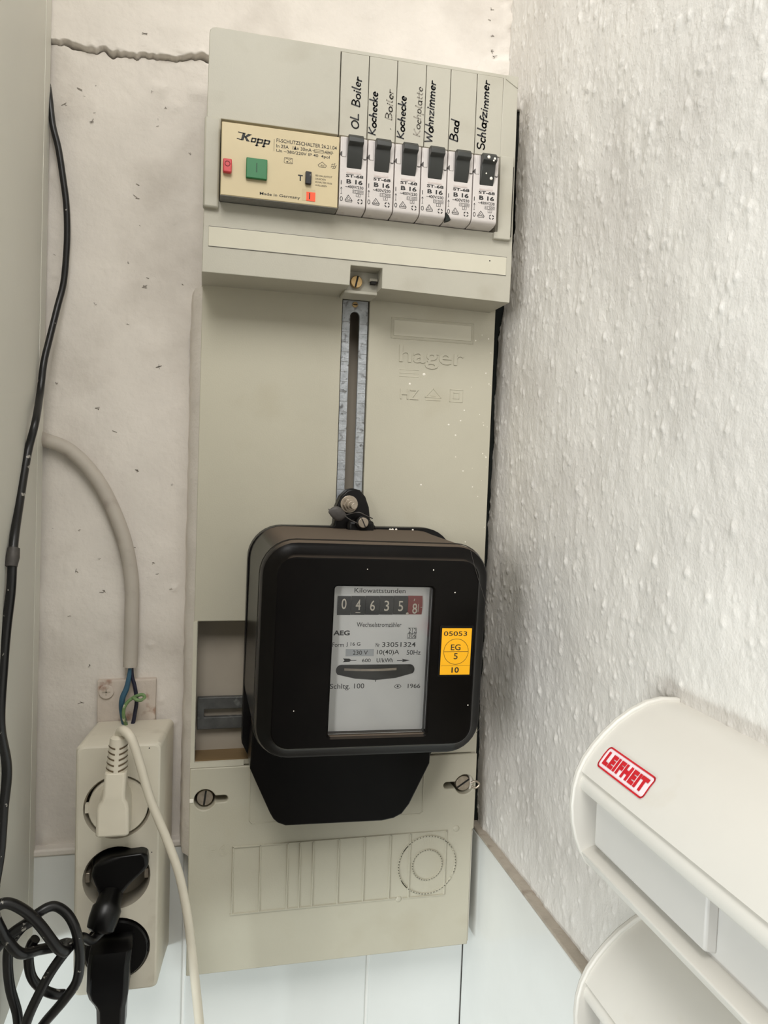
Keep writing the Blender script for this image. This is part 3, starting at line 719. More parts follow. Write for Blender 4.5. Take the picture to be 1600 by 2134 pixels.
# ================================================================== CIRCUIT BREAKERS
BW = 0.01913
def breaker_proto():
    r = thing('circuit_breaker', '', 'circuit breaker', (0.0, 0.0, 0.0), 'circuit breakers in the fuse row')
    a = BW - 0.0005
    body = [(0.0, 0.0520), (0.0, 0.0076), (0.0004, 0.0064), (0.0014, 0.0054), (0.0040, 0.0046), (0.0130, 0.0041), (0.045, 0.0041), (0.045, 0.0520)]
    bo = MB().xprism(body[::-1], 0.00025, a).build('body', 'breaker', r, bevel=0.0004)
    tg = [(0.003, 0.0315), (0.0, 0.0315), (-0.0022, 0.0360), (-0.0036, 0.0425), (-0.0040, 0.0450), (-0.0072, 0.0466), (-0.0070, 0.0498), (-0.0045, 0.0522), (0.003, 0.0522)]
    MB().xprism(tg[::-1], 0.0048, 0.0150).build('toggle', 'toggle', r, bevel=0.0004)
    MB().box(0.0049, 0.0149, -0.0002, 0.002, 0.0282, 0.0292).build('slot_lip', pm('lip', (196, 184, 178), 0.5) if 'lip' not in bpy.data.materials else bpy.data.materials['lip'], r)
    m = MB().cyl((0.0020, 0.0405), 0.0019, -0.0002, 0.002, 14); m.cyl((0.0172, 0.0395), 0.0015, -0.0002, 0.002, 14)
    m.build('rivet', 'lead', r)
    for x0, x1 in ((0.0012, 0.0044), (0.0154, 0.0184)):
        MB().box(x0, x1, -0.0003, 0.001, 0.0385, 0.0520).build('cheek', 'breaker', r, bevel=0.0005)
    t = MB(); y = -0.0001
    t.text('ST-68', 0.0045, 0.0166, 0.0255, 0.0276, y, 0.03); t.text('B 16', 0.0050, 0.0162, 0.0213, 0.0243, y, 0.032)
    t.text('~400V/230', 0.0044, 0.0168, 0.0183, 0.0203, y, 0.015)
    t.stroke([(0.0096, 0.0153), (0.0168, 0.0153), (0.0168, 0.0174), (0.0096, 0.0174)], 0.00022, y, True); t.text('10 000', 0.0100, 0.0164, 0.0157, 0.0170, y)
    t.stroke([(0.0120, 0.0131), (0.0148, 0.0131), (0.0148, 0.0152), (0.0120, 0.0152)], 0.00022, y, True); t.text('3', 0.0130, 0.0138, 0.0135, 0.0148, y)
    t.stroke([(0.0044, 0.0102), (0.0066, 0.0136), (0.0093, 0.0102)], 0.00035, y, True); t.stroke([(0.0048, 0.0092), (0.0090, 0.0092)], 0.00035, y); t.stroke([(0.0044, 0.0102), (0.0048, 0.0092)], 0.00035, y); t.stroke([(0.0093, 0.0102), (0.0090, 0.0092)], 0.00035, y)
    t.stroke([(0.0058, 0.0107), (0.0066, 0.0122)], 0.0003, y); t.stroke([(0.0070, 0.0107), (0.0078, 0.0113)], 0.0003, y)
    for a_ in (45, 135, 225, 315):
        cx, cz = 0.0148 + 0.0016 * math.cos(R_(a_)), 0.0101 + 0.0014 * math.sin(R_(a_))
        t.stroke([(cx - 0.0005 * math.sin(R_(a_)), cz + 0.0005 * math.cos(R_(a_))), (cx + 0.0005 * math.sin(R_(a_)), cz - 0.0005 * math.cos(R_(a_)))], 0.0007, y)
    t.stroke([(0.0014, 0.0203), (0.0014, 0.0228)], 0.0005, y)
    t.stroke([(0.0016, 0.0140), (0.0016, 0.0184)], 0.00025, y); t.stroke([(0.0010, 0.0174), (0.0016, 0.0185), (0.0022, 0.0174)], 0.00025, y); t.stroke([(0.0012, 0.0140), (0.0020, 0.0140)], 0.00025, y)
    t.stroke([(0.0018 + 0.0008 * math.cos(R_(q)), 0.0107 + 0.0014 * math.sin(R_(q))) for q in range(0, 360, 30)], 0.0004, y, True)
    t.build('printed_text', 'ink', r, smooth=False)
    return r
def dup(root, loc):
    r = root.copy(); COL.objects.link(r); r.location = loc
    for ch in list(root.children):
        c = ch.copy(); COL.objects.link(c); c.parent = r
    return r
proto = breaker_proto()
LB = ['white circuit breaker with dark toggle under the handwriting OL Boiler, beside the ivory switch',
      'white circuit breaker under the first Kochecke strip with faded Boiler, second from the ivory switch',
      'white circuit breaker under the second Kochecke strip, third from the ivory switch',
      'white circuit breaker under the handwriting Wohnzimmer, fourth from the ivory switch',
      'white circuit breaker under the handwriting Bad, with a chipped black lower corner',
      'white circuit breaker under the handwriting Schlafzimmer, paint spots on its dark toggle']
BRK = []
for i in range(6):
    loc = (0.0866 + i * BW, FY, 1.6213)
    if i == 0: o = proto; o.location = loc
    else: o = dup(proto, loc)
    o['label'] = LB[i]; BRK.append(o)
bx = 0.0866 + 4 * BW
m = MB(); m.prism([(bx + 0.0001, 1.6250), (bx + 0.0036, 1.6262), (bx + 0.0022, 1.6290), (bx + 0.0001, 1.6312)], FY - 0.0002, FY + 0.004)
m.build('chipped_corner', 'gap', BRK[4])
bx = 0.0866 + 5 * BW
m = MB()
for (dx, dz_, r, yv) in ((0.0085, 0.0486, 0.0012, -0.0071), (0.0130, 0.0480, 0.0009, -0.0071), (0.0086, 0.0390, 0.0006, -0.0028), (0.0126, 0.0362, 0.0012, -0.0022), (0.0122, 0.0466, 0.0007, -0.0071)):
    m.dome((bx + dx, 1.6213 + dz_), r, FY + yv, r * 0.4, 8, 3)
o = m.build('paint_spot', 'speck', BRK[5])

# ================================================================== ELECTRICITY METER
PV = Vector((0.1103, -0.0405, 1.3335)); TH = R_(0.9)
me_ = thing('electricity_meter', 'black bakelite household electricity meter with a counter window and yellow seal', 'meter', PV)
me_.rotation_euler = (0, TH, 0)
def un(x, z):
    """measured point on the hanging, slightly turned meter -> meter standing straight"""
    dx, dz = x - PV.x, z - PV.z
    return (PV.x + dx * math.cos(TH) - dz * math.sin(TH), PV.z + dx * math.sin(TH) + dz * math.cos(TH))
def ubox(x0, x1, z0, z1):
    c = un((x0 + x1) / 2, (z0 + z1) / 2); hw, hz = (x1 - x0) / 2, (z1 - z0) / 2
    return c[0] - hw, c[0] + hw, c[1] - hz, c[1] + hz
# base plate with its chamfered foot
bp = [(0.0335, 1.2425), (0.0600, 1.1865), (0.1520, 1.1865), (0.1925, 1.2425)]
bp += [(0.1925 - 0.025 + 0.025 * math.cos(R_(a)), 1.405 - 0.025 + 0.025 * math.sin(R_(a))) for a in range(0, 91, 10)]
bp += [(0.0345 + 0.025 + 0.025 * math.cos(R_(a)), 1.405 - 0.025 + 0.025 * math.sin(R_(a))) for a in range(90, 181, 10)]
MB().prism([un(*p) for p in bp], -0.052, -0.0408).build('base_plate', 'blackback', me_, bevel=0.0012)
# front cover: deep rounded box with a broad bevel and a window
cxm, czm, hw, hz = 0.1103, 1.3335, 0.0757, 0.0705
def mring(y, ins, r): return [(p[0], y, p[1]) for p in rrect(cxm - hw + ins, cxm + hw - ins, czm - hz + ins, czm + hz - ins, max(r - ins * 0.8, 0.002), 8)]
fc = MB()
rings = [mring(-0.050, 0.0, 0.024), mring(-0.055, 0.0005, 0.024), mring(-0.140, 0.0015, 0.023), mring(-0.1445, 0.0015, 0.023), mring(-0.1475, 0.0026, 0.023), mring(-0.1492, 0.0045, 0.023), mring(-0.1512, 0.0080, 0.022), mring(-0.1548, 0.0108, 0.020), mring(-0.155, 0.0116, 0.020)]
fc.loft(rings[::-1], False, False)
wx0, wx1, wz0, wz1 = ubox(0.0800, 0.1462, 1.2790, 1.3768)
inner = rrect(wx0, wx1, wz0, wz1, 0.003, 4)
cap = [(p[0], p[2]) for p in rings[-1]]
tr_ = fill2d([cap, inner])
flat = cap + inner; fs = []
for a, b_, c in tr_:
    A, B_, C_ = flat[a], flat[b_], flat[c]
    if (B_[0] - A[0]) * (C_[1] - A[1]) - (B_[1] - A[1]) * (C_[0] - A[0]) < 0: b_, c = c, b_
    fs.append((a, b_, c))
fc.add([(p[0], -0.155, p[1]) for p in flat], fs)
k = len(inner); i2 = rrect(wx0 + 0.0012, wx1 - 0.0012, wz0 + 0.0012, wz1 - 0.0012, 0.002, 4)
fc.loft([[(p[0], -0.155, p[1]) for p in inner], [(p[0], -0.1535, p[1]) for p in i2], [(p[0], -0.1445, p[1]) for p in i2]][::-1], False, False)
bmt = fc.build('front_cover', 'black', me_, angle=28)
# seam line round the cover
MB().loft([mring(-0.1395, 0.0012, 0.023), mring(-0.1405, 0.0007, 0.023), mring(-0.1415, 0.0012, 0.023)], False, False).build('seam_bead', 'blackback', me_)
# terminal cover below
tcv = [(0.0390, 1.262), (0.0380, 1.2335), (0.0530, 1.2000), (0.0555, 1.1955), (0.0590, 1.1922), (0.0645, 1.1898), (0.1360, 1.1882), (0.1450, 1.1895), (0.1514, 1.1925), (0.1570, 1.1998), (0.1715, 1.2300), (0.1725, 1.262)]
tcm = MB().prism([un(*p) for p in tcv], -0.080, -0.0525)
tcm.build('terminal_cover', 'black', me_, bevel=0.0035, seg=3)
# hanging lug with bolt, screw and lead seal
lg = [(0.0940, 1.4030), (0.0975, 1.4062), (0.0988, 1.4200), (0.1020, 1.4280), (0.1068, 1.4328), (0.1117, 1.4340), (0.1165, 1.4328), (0.1208, 1.4280), (0.1238, 1.4200), (0.1250, 1.4110), (0.1290, 1.4060), (0.1310, 1.4030)]
lug = MB().prism([un(*p) for p in lg], -0.0535, -0.0410).build('hanging_lug', 'blackback', me_, bevel=0.0015)
c = un(0.1082, 1.4222)
bolt = MB(); bolt.cyl(c, 0.0066, -0.0552, -0.0535, 24); bolt.cyl((c[0], c[1] - 0.0005), 0.0050, -0.0590, -0.0552, 6); bolt.cyl((c[0], c[1] - 0.0005), 0.0034, -0.0660, -0.0590, 16); bolt.cyl((c[0], c[1] - 0.0005), 0.0023, -0.0745, -0.0660, 16)
bolt.build('bolt', 'steel', me_, bevel=0.0003)
c = un(0.1166, 1.4095)
MB().box(c[0] - 0.010, c[0] + 0.010, -0.0620, -0.0410, 1.3985, c[1] + 0.001).build('screw_boss', 'blackback', me_, bevel=0.0025)
MB().cyl((c[0], c[1] - 0.0002), 0.0050, -0.0665, -0.0575, 20).build('boss_collar', 'blackback', me_, bevel=0.0006)
sc = MB().cyl(c, 0.0038, -0.0690, -0.062, 20).build('cover_screw', 'steel', me_, bevel=0.0003)
m = MB(); q = [(c[0] + dx, c[1] + dz_) for dx, dz_ in ((-0.0019, 0.0032), (-0.0012, 0.0034), (0.0020, -0.0031), (0.0012, -0.0033))]
m.prism(q[::-1], -0.0692, -0.068); m.build('screw_slot', 'dark', sc)
c = un(0.0986, 1.4155)
ld = MB(); rg = []
for j in range(9):
    tt = j / 8; wv = math.sin(math.pi * min(0.98, max(0.02, tt))) ** 0.7; x = c[0] - 0.0072 + 0.0135 * tt; zc = c[1] + 0.0012 - 0.0026 * tt
    rg.append([(x, -0.0625 + 0.0016 * wv * math.cos(2 * math.pi * k / 12), zc + 0.0054 * wv * math.sin(2 * math.pi * k / 12)) for k in range(12)])
ld.loft(rg).build('lead_seal', 'lead', me_)
pts = [(c[0] + 0.0055, -0.0625, c[1] - 0.001), (c[0] + 0.0100, -0.065, c[1] + 0.0006), (c[0] + 0.0150, -0.0665, c[1] + 0.0016), (c[0] + 0.0200, -0.066, c[1] - 0.0004), (c[0] + 0.0262, -0.063, c[1] - 0.0028)]
wr = MB().tube(pts, 0.00042, 6); wr.tube([(c[0] + 0.0050, -0.0625, c[1] - 0.0015), (c[0] + 0.0085, -0.0655, c[1] - 0.0040), (c[0] + 0.0130, -0.0665, c[1] - 0.0060), (c[0] + 0.0180, -0.0665, c[1] - 0.0082)], 0.00042, 6)
wr.tube([(c[0] - 0.0050, -0.0625, c[1] + 0.0018), (c[0] - 0.0074, -0.062, c[1] + 0.0030)], 0.0004, 6)
wr.build('seal_wire', 'lead', me_)
# dial behind the glass
DY = -0.1460
KD = (0.62 + DY) / (0.62 - 0.142)       # measurements were taken 4 mm further back
def ud(x, z): return un(x * KD, 1.45 + (z - 1.45) * KD)
def db(x0, x1, z0, z1): return ubox(x0 * KD, x1 * KD, 1.45 + (z0 - 1.45) * KD, 1.45 + (z1 - 1.45) * KD)
dx0, dx1, dz0, dz1 = db(0.0806, 0.1462, 1.2796, 1.3760)
dial = MB().box(dx0, dx1, DY, DY + 0.0012, dz0, dz1).build('dial_plate', 'dial', me_)
MB().box(dx0, dx1, -0.1515, -0.1507, dz0, dz1).build('window_pane', 'glass', me_)
t = MB(); y = DY - 0.0001
def dt(s_, x0, x1, z0, z1, bold=0.0): b4 = db(x0, x1, z0, z1); t.text(s_, *b4, y, bold)
dt('Kilowattstunden', 0.0968, 0.1306, 1.3697, 1.3728, 0.004); dt('Wechselstromzähler', 0.0990, 0.1287, 1.3475, 1.3505, 0.004)
dt('AEG', 0.0840, 0.0946, 1.3424, 1.3456, 0.035); dt('Form', 0.0836, 0.0910, 1.3349, 1.3379, 0.004); dt('J 16 G', 0.0926, 0.1018, 1.3348, 1.3379, 0.006)
dt('Nr', 0.1120, 0.1146, 1.3345, 1.3370, 0.004); dt('33051324', 0.1162, 0.1388, 1.3342, 1.3374, 0.006)
dt('10(40)A', 0.1129, 0.1278, 1.3286, 1.3325, 0.004); dt('50Hz', 0.1329, 0.1424, 1.3288, 1.3320, 0.004)
dt('600', 0.1033, 0.1090, 1.3246, 1.3270, 0.004); dt('U/kWh', 0.1129, 0.1239, 1.3242, 1.3270, 0.004)
dt('Schltg. 100', 0.0829, 0.1053, 1.3066, 1.3110, 0.004); dt('1966', 0.1345, 0.1430, 1.3066, 1.3096, 0.004)
dt('212', 0.1336, 0.1388, 1.3434, 1.3464, 0.0); dt('306', 0.1336, 0.1388, 1.3399, 1.3428, 0.0)
def ds(pl, wd, closed=False): t.stroke([ud(*p) for p in pl], wd, y, closed)
ds([(0.1333, 1.3466), (0.1390, 1.3465), (0.1390, 1.3431), (0.1333, 1.3431)], 0.00025); ds([(0.1332, 1.3430), (0.1388, 1.3430), (0.1388, 1.3396), (0.1332, 1.3396)], 0.00025, True)
ds([(0.0930, 1.3261), (0.0994, 1.3260)], 0.0004); poly(t, [ud(*p) for p in [(0.0907, 1.3274), (0.0950, 1.3272), (0.0962, 1.3262), (0.0950, 1.3251), (0.0907, 1.3249), (0.0918, 1.3262)]], y)
ds([(0.1267, 1.3252), (0.1330, 1.3252)], 0.0004); poly(t, [ud(*p) for p in [(0.1298, 1.3263), (0.1352, 1.3252), (0.1298, 1.3241), (0.1308, 1.3252)]], y)
ds(arc(0.1277, 1.3058, 0.0030, 0.0036, 40, 140, 8), 0.0003); ds(arc(0.1277, 1.3104, 0.0030, 0.0036, 220, 320, 8), 0.0003); ds(circ(0.1277, 1.3082, 0.0004, 8), 0.0005, True)
ds([(0.1127, 1.3118), (0.1127, 1.3131)], 0.0005)
t.build('printed_text', 'ink', dial, smooth=False)
t2 = MB(); b4 = db(0.0970, 0.1068, 1.3296, 1.3324); t2.text('230 V', *b4, y - 0.0003, 0.004); t2.build('voltage_print', 'ink', dial, smooth=False)
b4 = db(0.0924, 0.1108, 1.3287, 1.3332); MB().box(b4[0], b4[1], DY - 0.0003, DY, b4[2], b4[3]).build('voltage_label', pm('pale_sticker', (188, 192, 194), 0.5), dial)
# counter with six drums
edges = [0.0860, 0.0948, 0.1041, 0.1134, 0.1227, 0.1322, 0.1421]
for i, ch in enumerate('046358'):
    x0, x1, z0, z1 = db(edges[i], edges[i + 1], 1.3556, 1.3678)
    z0 -= 0.0; rg = []
    zc, hh = (z0 + z1) / 2, (z1 - z0) / 2
    for j in range(9):
        a = -1 + 2 * j / 8; yv = DY - 0.0004 - 0.0010 * (1 - a * a)
        rg.append((yv, zc + hh * a))
    prof = rg + [(DY, z1), (DY, z0)]
    dr = MB().xprism(prof, x0 + (0.00012 if i else 0), x1 - 0.00012).build('counter_drum', 'drumred' if i == 5 else 'drum', me_)
    t = MB(); cx = [0.0900, 0.0992, 0.1086, 0.1180, 0.1273, 0.1368][i]; cz = [1.3630, 1.3624, 1.3618, 1.3616, 1.3613, 1.3596][i]
    b4 = db(cx - 0.0016, cx + 0.0016, cz - 0.0034, cz + 0.0034); t.text(ch, *b4, DY - 0.0016, 0.006)
    if i == 1: t.stroke([ud(0.0978, 1.3574), ud(0.1006, 1.3573)], 0.0005, DY - 0.0016)
    if i == 5: t.stroke([ud(0.1391, 1.3575), ud(0.1393, 1.3625)], 0.0004, DY - 0.0016); t.stroke([ud(0.1408, 1.3603), ud(0.1418, 1.3603)], 0.0003, DY - 0.0016); t.stroke([ud(0.1362, 1.3648), ud(0.1366, 1.3660)], 0.0005, DY - 0.0016)
    t.build('digit', 'digit', dr, smooth=False)
MB().dome(ud(0.1322, 1.3562), 0.0010, DY - 0.0004, 0.0012, 10, 3).build('decimal_point', 'digit', dial)
# rotor disc aperture
ap = arc(0.0898, 1.3197, 0.0034, 0.0036, 90, 230, 8) + [(0.0990, 1.3141), (0.1127, 1.3128), (0.1260, 1.3138)] + arc(0.1352, 1.3192, 0.0034, 0.0034, -50, 90, 8)
MB().prism([ud(*p) for p in ap][::-1][::-1], DY - 0.00025, DY).build('disc_aperture', 'plugblack', dial)
b4 = db(0.0918, 0.1264, 1.3193, 1.3208)
dsk = MB(); n = 20; pr = [(b4[0] + (b4[1] - b4[0]) * i / n, DY - 0.0004 - 0.0010 * math.sin(math.pi * i / n)) for i in range(n + 1)]
dsk.add([(p[0], p[1], b4[2] + 0.0003 * math.sin(math.pi * i / n) * -1) for i, p in enumerate(pr)] + [(p[0], p[1], b4[3] - 0.0003 * math.sin(math.pi * i / n)) for i, p in enumerate(pr)], [(i, i + 1, i + n + 2, i + n + 1) for i in range(n)])
dsk.build('rotor_disc', 'steel', dial)
# yellow calibration seal on a black carrier
x0, x1, z0, z1 = ubox(0.1507, 0.1733, 1.3175, 1.3506)
car = MB().prism(rrect(x0, x1, z0, z1, 0.0008, 3), -0.1556, -0.1548).build('seal_carrier', 'plugblack', me_, bevel=0.0002)
x0, x1, z0, z1 = ubox(0.1519, 0.1720, 1.3187, 1.3489)
MB().box(x0, x1, -0.1559, -0.1553, z0, z1).build('yellow_seal', 'yellow', car)
t = MB(); y = -0.15600
def st(s_, a, b_, c_, d_, bold=0.006): t.text(s_, *ubox(a, b_, c_, d_), y, bold)
st('05053', 0.1533, 0.1690, 1.3440, 1.3470); st('EG', 0.1584, 0.1649, 1.3347, 1.3385); st('5', 0.1606, 0.1632, 1.3288, 1.3328); st('10', 0.1594, 0.1644, 1.3200, 1.3236, 0.02)
t.stroke([un(*p) for p in circ(0.1620, 1.3338, 0.0083, 40)], 0.00025, y, True); t.stroke([un(0.1537, 1.3339), un(0.1703, 1.3337)], 0.00025, y); t.stroke([un(0.1522, 1.3247), un(0.1719, 1.3245)], 0.00012, y)
t.build('seal_print', 'ink', car, smooth=False)
# specks of white paint on the meter
m = MB()
for x, zz, r, yv in ((0.0710, 1.3840, 0.0006, -0.1515), (0.1600, 1.3720, 0.0005, -0.155), (0.0585, 1.2985, 0.0004, -0.155), (0.1720, 1.2980, 0.0005, -0.155), (0.1450, 1.3865, 0.0005, -0.155), (0.1020, 1.3868, 0.0004, -0.155)):
    q = un(x, zz); m.dome(q, r, yv + 0.0001, r * 0.6, 8, 3)
for k_ in range(16):
    q = un(random.uniform(0.055, 0.165), 1.4046); r = random.uniform(0.0004, 0.0010); m.dome((q[0], q[1] - 0.0012), r, -0.0520, r * 0.8, 7, 3)
o = m.build('paint_speck', 'speck', me_); o['kind'] = 'stuff'

# cobweb threads across the right-hand edge
m = MB()
for pl in ([(0.1690, -0.1562, 1.3990), (0.1735, -0.1562, 1.3850), (0.1790, -0.1545, 1.3720), (0.1850, -0.1500, 1.3580)], [(0.1862, -0.1440, 1.3640), (0.1850, -0.1500, 1.3580), (0.1850, -0.1500, 1.3440)], [(0.1790, -0.1540, 1.2790), (0.1840, -0.1500, 1.2830), (0.1864, -0.1400, 1.2845)]):
    MB().tube([(un(a, c_)[0], b_, un(a, c_)[1]) for a, b_, c_ in pl], 0.00013, 5, 4).build('cobweb_thread', 'lead', me_)

# ================================================================== POWER STRIP
ps = thing('power_strip', 'cream three-way power strip fixed upright on the wall left of the board', 'power strip', (-0.05, 0.0, 1.066))
def pring(y, ins, dx=0.0, dz0=0.0, dz1=0.0, r=0.004): return [(p[0] + dx, y, p[1]) for p in rrect(-0.0812 + ins, -0.0232 - ins, 1.0655 + ins + dz0, 1.2485 - ins + dz1, r, 4)]
rg = [pring(-0.060, 0.0022), pring(-0.0594, 0.0010), pring(-0.0575, 0.0), pring(-0.0300, 0.0, 0.0030, -0.001, -0.0006), pring(-0.006, 0.0, 0.0062, -0.002, -0.001)]
pb = MB(); pb.loft(rg, False, True)
SCN = [(-0.0529, 1.2030), (-0.0526, 1.1512), (-0.0518, 1.0985)]
SR = 0.0231
cap = [(p[0], p[2]) for p in rg[0]]; hs = [circ(c[0], c[1], SR, 40) for c in SCN]
tr_ = fill2d([cap] + hs); flat = cap + [p for h in hs for p in h]; fs = []
for a, b_, c in tr_:
    A, B_, C_ = flat[a], flat[b_], flat[c]
    if (B_[0] - A[0]) * (C_[1] - A[1]) - (B_[1] - A[1]) * (C_[0] - A[0]) < 0: b_, c = c, b_
    fs.append((a, b_, c))
pb.add([(p[0], -0.060, p[1]) for p in flat], fs)
pb.build('housing', 'offwhite', ps, angle=30)
for c in SCN:
    w_ = MB(); h = circ(c[0], c[1], SR, 40); h2 = circ(c[0], c[1], SR - 0.0012, 40)
    w_.loft([[(p[0], -0.060, p[1]) for p in h], [(p[0], -0.058, p[1]) for p in h2], [(p[0], -0.043, p[1]) for p in h2]][::-1], True, False)
    so = w_.build('socket_well', 'sock', ps)
    for sx in (-1, 1): MB().box(c[0] + sx * (SR - 0.0030) - 0.0016, c[0] + sx * (SR - 0.0030) + 0.0016, -0.0570, -0.0440, c[1] - 0.0035, c[1] + 0.0035).build('earth_clip', 'steel', so, bevel=0.0004)
MB().dome((-0.0319, 1.2477 - 0.003), 0.0006, -0.0599, 0.0003, 8, 2).build('pin_mark', 'dark', ps)
MB().dome((-0.0288, 1.1680), 0.0005, -0.0599, 0.0003, 8, 2).build('pin_mark', 'dark', ps)

# white plug and its flex
wp = thing('white_plug', 'cream angled plug with ribbed boot and cream flex in the top socket', 'plug', (-0.052, -0.062, 1.203))
m = MB(); h = circ(SCN[0][0] + 0.0006, SCN[0][1] + 0.0004, 0.0203, 40); h2 = circ(SCN[0][0] + 0.0006, SCN[0][1] + 0.0004, 0.0196, 40)
m.loft([[(p[0], -0.0615, p[1]) for p in h2], [(p[0], -0.0605, p[1]) for p in h], [(p[0], -0.046, p[1]) for p in h]])
m.box(-0.0744, -0.0710, -0.0612, -0.052, 1.2005, 1.2065)
m.build('plug_disc', 'plugwhite', wp)
m = MB()
def sq(x0, x1, y, z): return [(x0, y[0], z), (x1, y[0], z), (x1, y[1], z), (x0, y[1], z)]
prof = [(1.1925, -0.0636, -0.0436, -0.083), (1.1945, -0.0644, -0.0430, -0.0855), (1.2125, -0.0642, -0.0432, -0.0860), (1.2165, -0.0630, -0.0440, -0.0860), (1.2190, -0.0608, -0.0455, -0.0865), (1.2230, -0.0600, -0.0456, -0.0865), (1.2375, -0.0592, -0.0450, -0.0860)]
rg = []
for zz, a, b_, yf in prof:
    c_ = 0.0016; yb = -0.060 if zz < 1.2225 else -0.0690
    rg.append([(a + c_, yf, zz), (b_ - c_, yf, zz), (b_, yf + c_, zz), (b_, yb, zz), (a, yb, zz), (a, yf + c_, zz)])
m.loft(rg, True, True).build('plug_body', 'plugwhite', wp, bevel=0.0006)
# ribbed strain relief
m = MB(); rg = []
for j in range(15):
    tt = j / 14; zz = 1.2370 + 0.0250 * tt; cx = -0.0520 + 0.0012 * tt; rx = 0.0071 - 0.0014 * tt; ry = 0.0082 - 0.0022 * tt
    if j == 14: rx *= 0.7; ry *= 0.7
    rg.append([(cx + rx * math.cos(2 * math.pi * k / 24), -0.0775 - 0.0010 * tt + ry * math.sin(2 * math.pi * k / 24), zz) for k in range(24)])
m.loft(rg[::-1]).build('strain_relief', 'plugwhite', wp)
sl = MB()
for r_i in range(5):
    zz = 1.2385 + r_i * 0.0038; tt = (zz - 1.2370) / 0.025; cx = -0.0520 + 0.0012 * tt; rx = 0.0071 - 0.0014 * tt + 0.0002; ry = 0.0082 - 0.0022 * tt + 0.0002
    for a0, a1 in ((188, 258), (282, 352)):
        vs = []; n = 8
        for i in range(n + 1):
            a = R_(a0 + (a1 - a0) * i / n)
            for dz_ in (-0.0006, 0.0006): vs.append((cx + rx * math.cos(a), -0.0775 - 0.0010 * tt + ry * math.sin(a), zz + dz_ * (1.0 if abs(math.cos(a)) < 0.8 else 0.7) + 0.0015 * abs(math.cos(a))))
        sl.add(vs, [(2 * i, 2 * i + 2, 2 * i + 3, 2 * i + 1) for i in range(n)])
sl.build('grip_slot', pm('slot_brown', (104, 88, 66), 0.7), wp)
cp = [(-0.0508, -0.0790, 1.2575), (-0.0500, -0.0800, 1.2640), (-0.0468, -0.0860, 1.2668), (-0.0425, -0.0905, 1.2642), (-0.0392, -0.0915, 1.2565), (-0.0350, -0.0910, 1.2420), (-0.0292, -0.0905, 1.2214), (-0.0221, -0.090, 1.2028), (-0.0170, -0.090, 1.1897), (-0.0090, -0.090, 1.1660), (-0.0029, -0.090, 1.1366), (0.0006, -0.090, 1.1108), (0.0040, -0.090, 1.0830), (0.0070, -0.090, 1.0564), (0.0105, -0.088, 1.020), (0.013, -0.086, 0.97), (0.014, -0.085, 0.90)]
MB().tube(cp, [0.0032, 0.0033, 0.0030, 0.0030, 0.0030, 0.0032, 0.0033, 0.0034], 14).build('flex', 'plugwhite', wp)

# black plug in the middle socket with its knotted flex
bp2 = thing('black_plug', 'shiny black tapered plug in the middle socket, its flex knotted at lower left', 'plug', (-0.052, -0.05, 1.15))
m = MB()
pg = [(-0.0688, 1.1590), (-0.0672, 1.1650), (-0.0625, 1.1690), (-0.0560, 1.1712), (-0.0335, 1.1728), (-0.0312, 1.1700), (-0.0302, 1.1625), (-0.0330, 1.1592), (-0.0420, 1.1510), (-0.0468, 1.1450), (-0.0490, 1.1400), (-0.0625, 1.1392), (-0.0645, 1.1470)]
m.prism(pg[::-1], -0.0700, -0.0450)
pbd = m.build('plug_body', 'plugblack', bp2, bevel=0.0045, seg=4)
m = MB()
m.box(-0.0600, -0.0505, -0.0712, -0.0690, 1.1445, 1.1462); m.build('moulded_rib', 'plugblack', pbd, bevel=0.0005)
secs = [((-0.0548, -0.0600, 1.1470), 0.0080, 0.0075), ((-0.0556, -0.0680, 1.1425), 0.0082, 0.0076), ((-0.0568, -0.0742, 1.1388), 0.0088, 0.0080), ((-0.0572, -0.0750, 1.1380), 0.0100, 0.0088), ((-0.0592, -0.0790, 1.1320), 0.0100, 0.0086), ((-0.0606, -0.0812, 1.1272), 0.0094, 0.0080), ((-0.0609, -0.0815, 1.1262), 0.0075, 0.0065)]
rg = []
for i, (c_, wx_, wy_) in enumerate(secs):
    a = Vector(secs[max(i - 1, 0)][0]); b_ = Vector(secs[min(i + 1, len(secs) - 1)][0]); d = (b_ - a).normalized()
    ex = Vector((1, 0, -0.18)); ex = (ex - d * ex.dot(d)).normalized(); ey = d.cross(ex)
    rg.append([tuple(Vector(c_) + ex * wx_ * (abs(math.cos(t_)) ** 0.75) * (1 if math.cos(t_) >= 0 else -1) + ey * wy_ * math.sin(t_)) for t_ in [2 * math.pi * k / 20 for k in range(20)]])
m.loft(rg).build('strain_relief', 'plugblack', bp2, angle=40)
m = MB(); m.cyl((SCN[1][0] + 0.001, SCN[1][1] + 0.006), 0.0188, -0.0460, -0.0435, 28); m.build('plug_disc', 'plugblack', bp2)
kn = [(-0.0605, -0.0815, 1.1262), (-0.0640, -0.086, 1.1215), (-0.0690, -0.094, 1.1145), (-0.0750, -0.106, 1.1075), (-0.0800, -0.1125, 1.1200)]
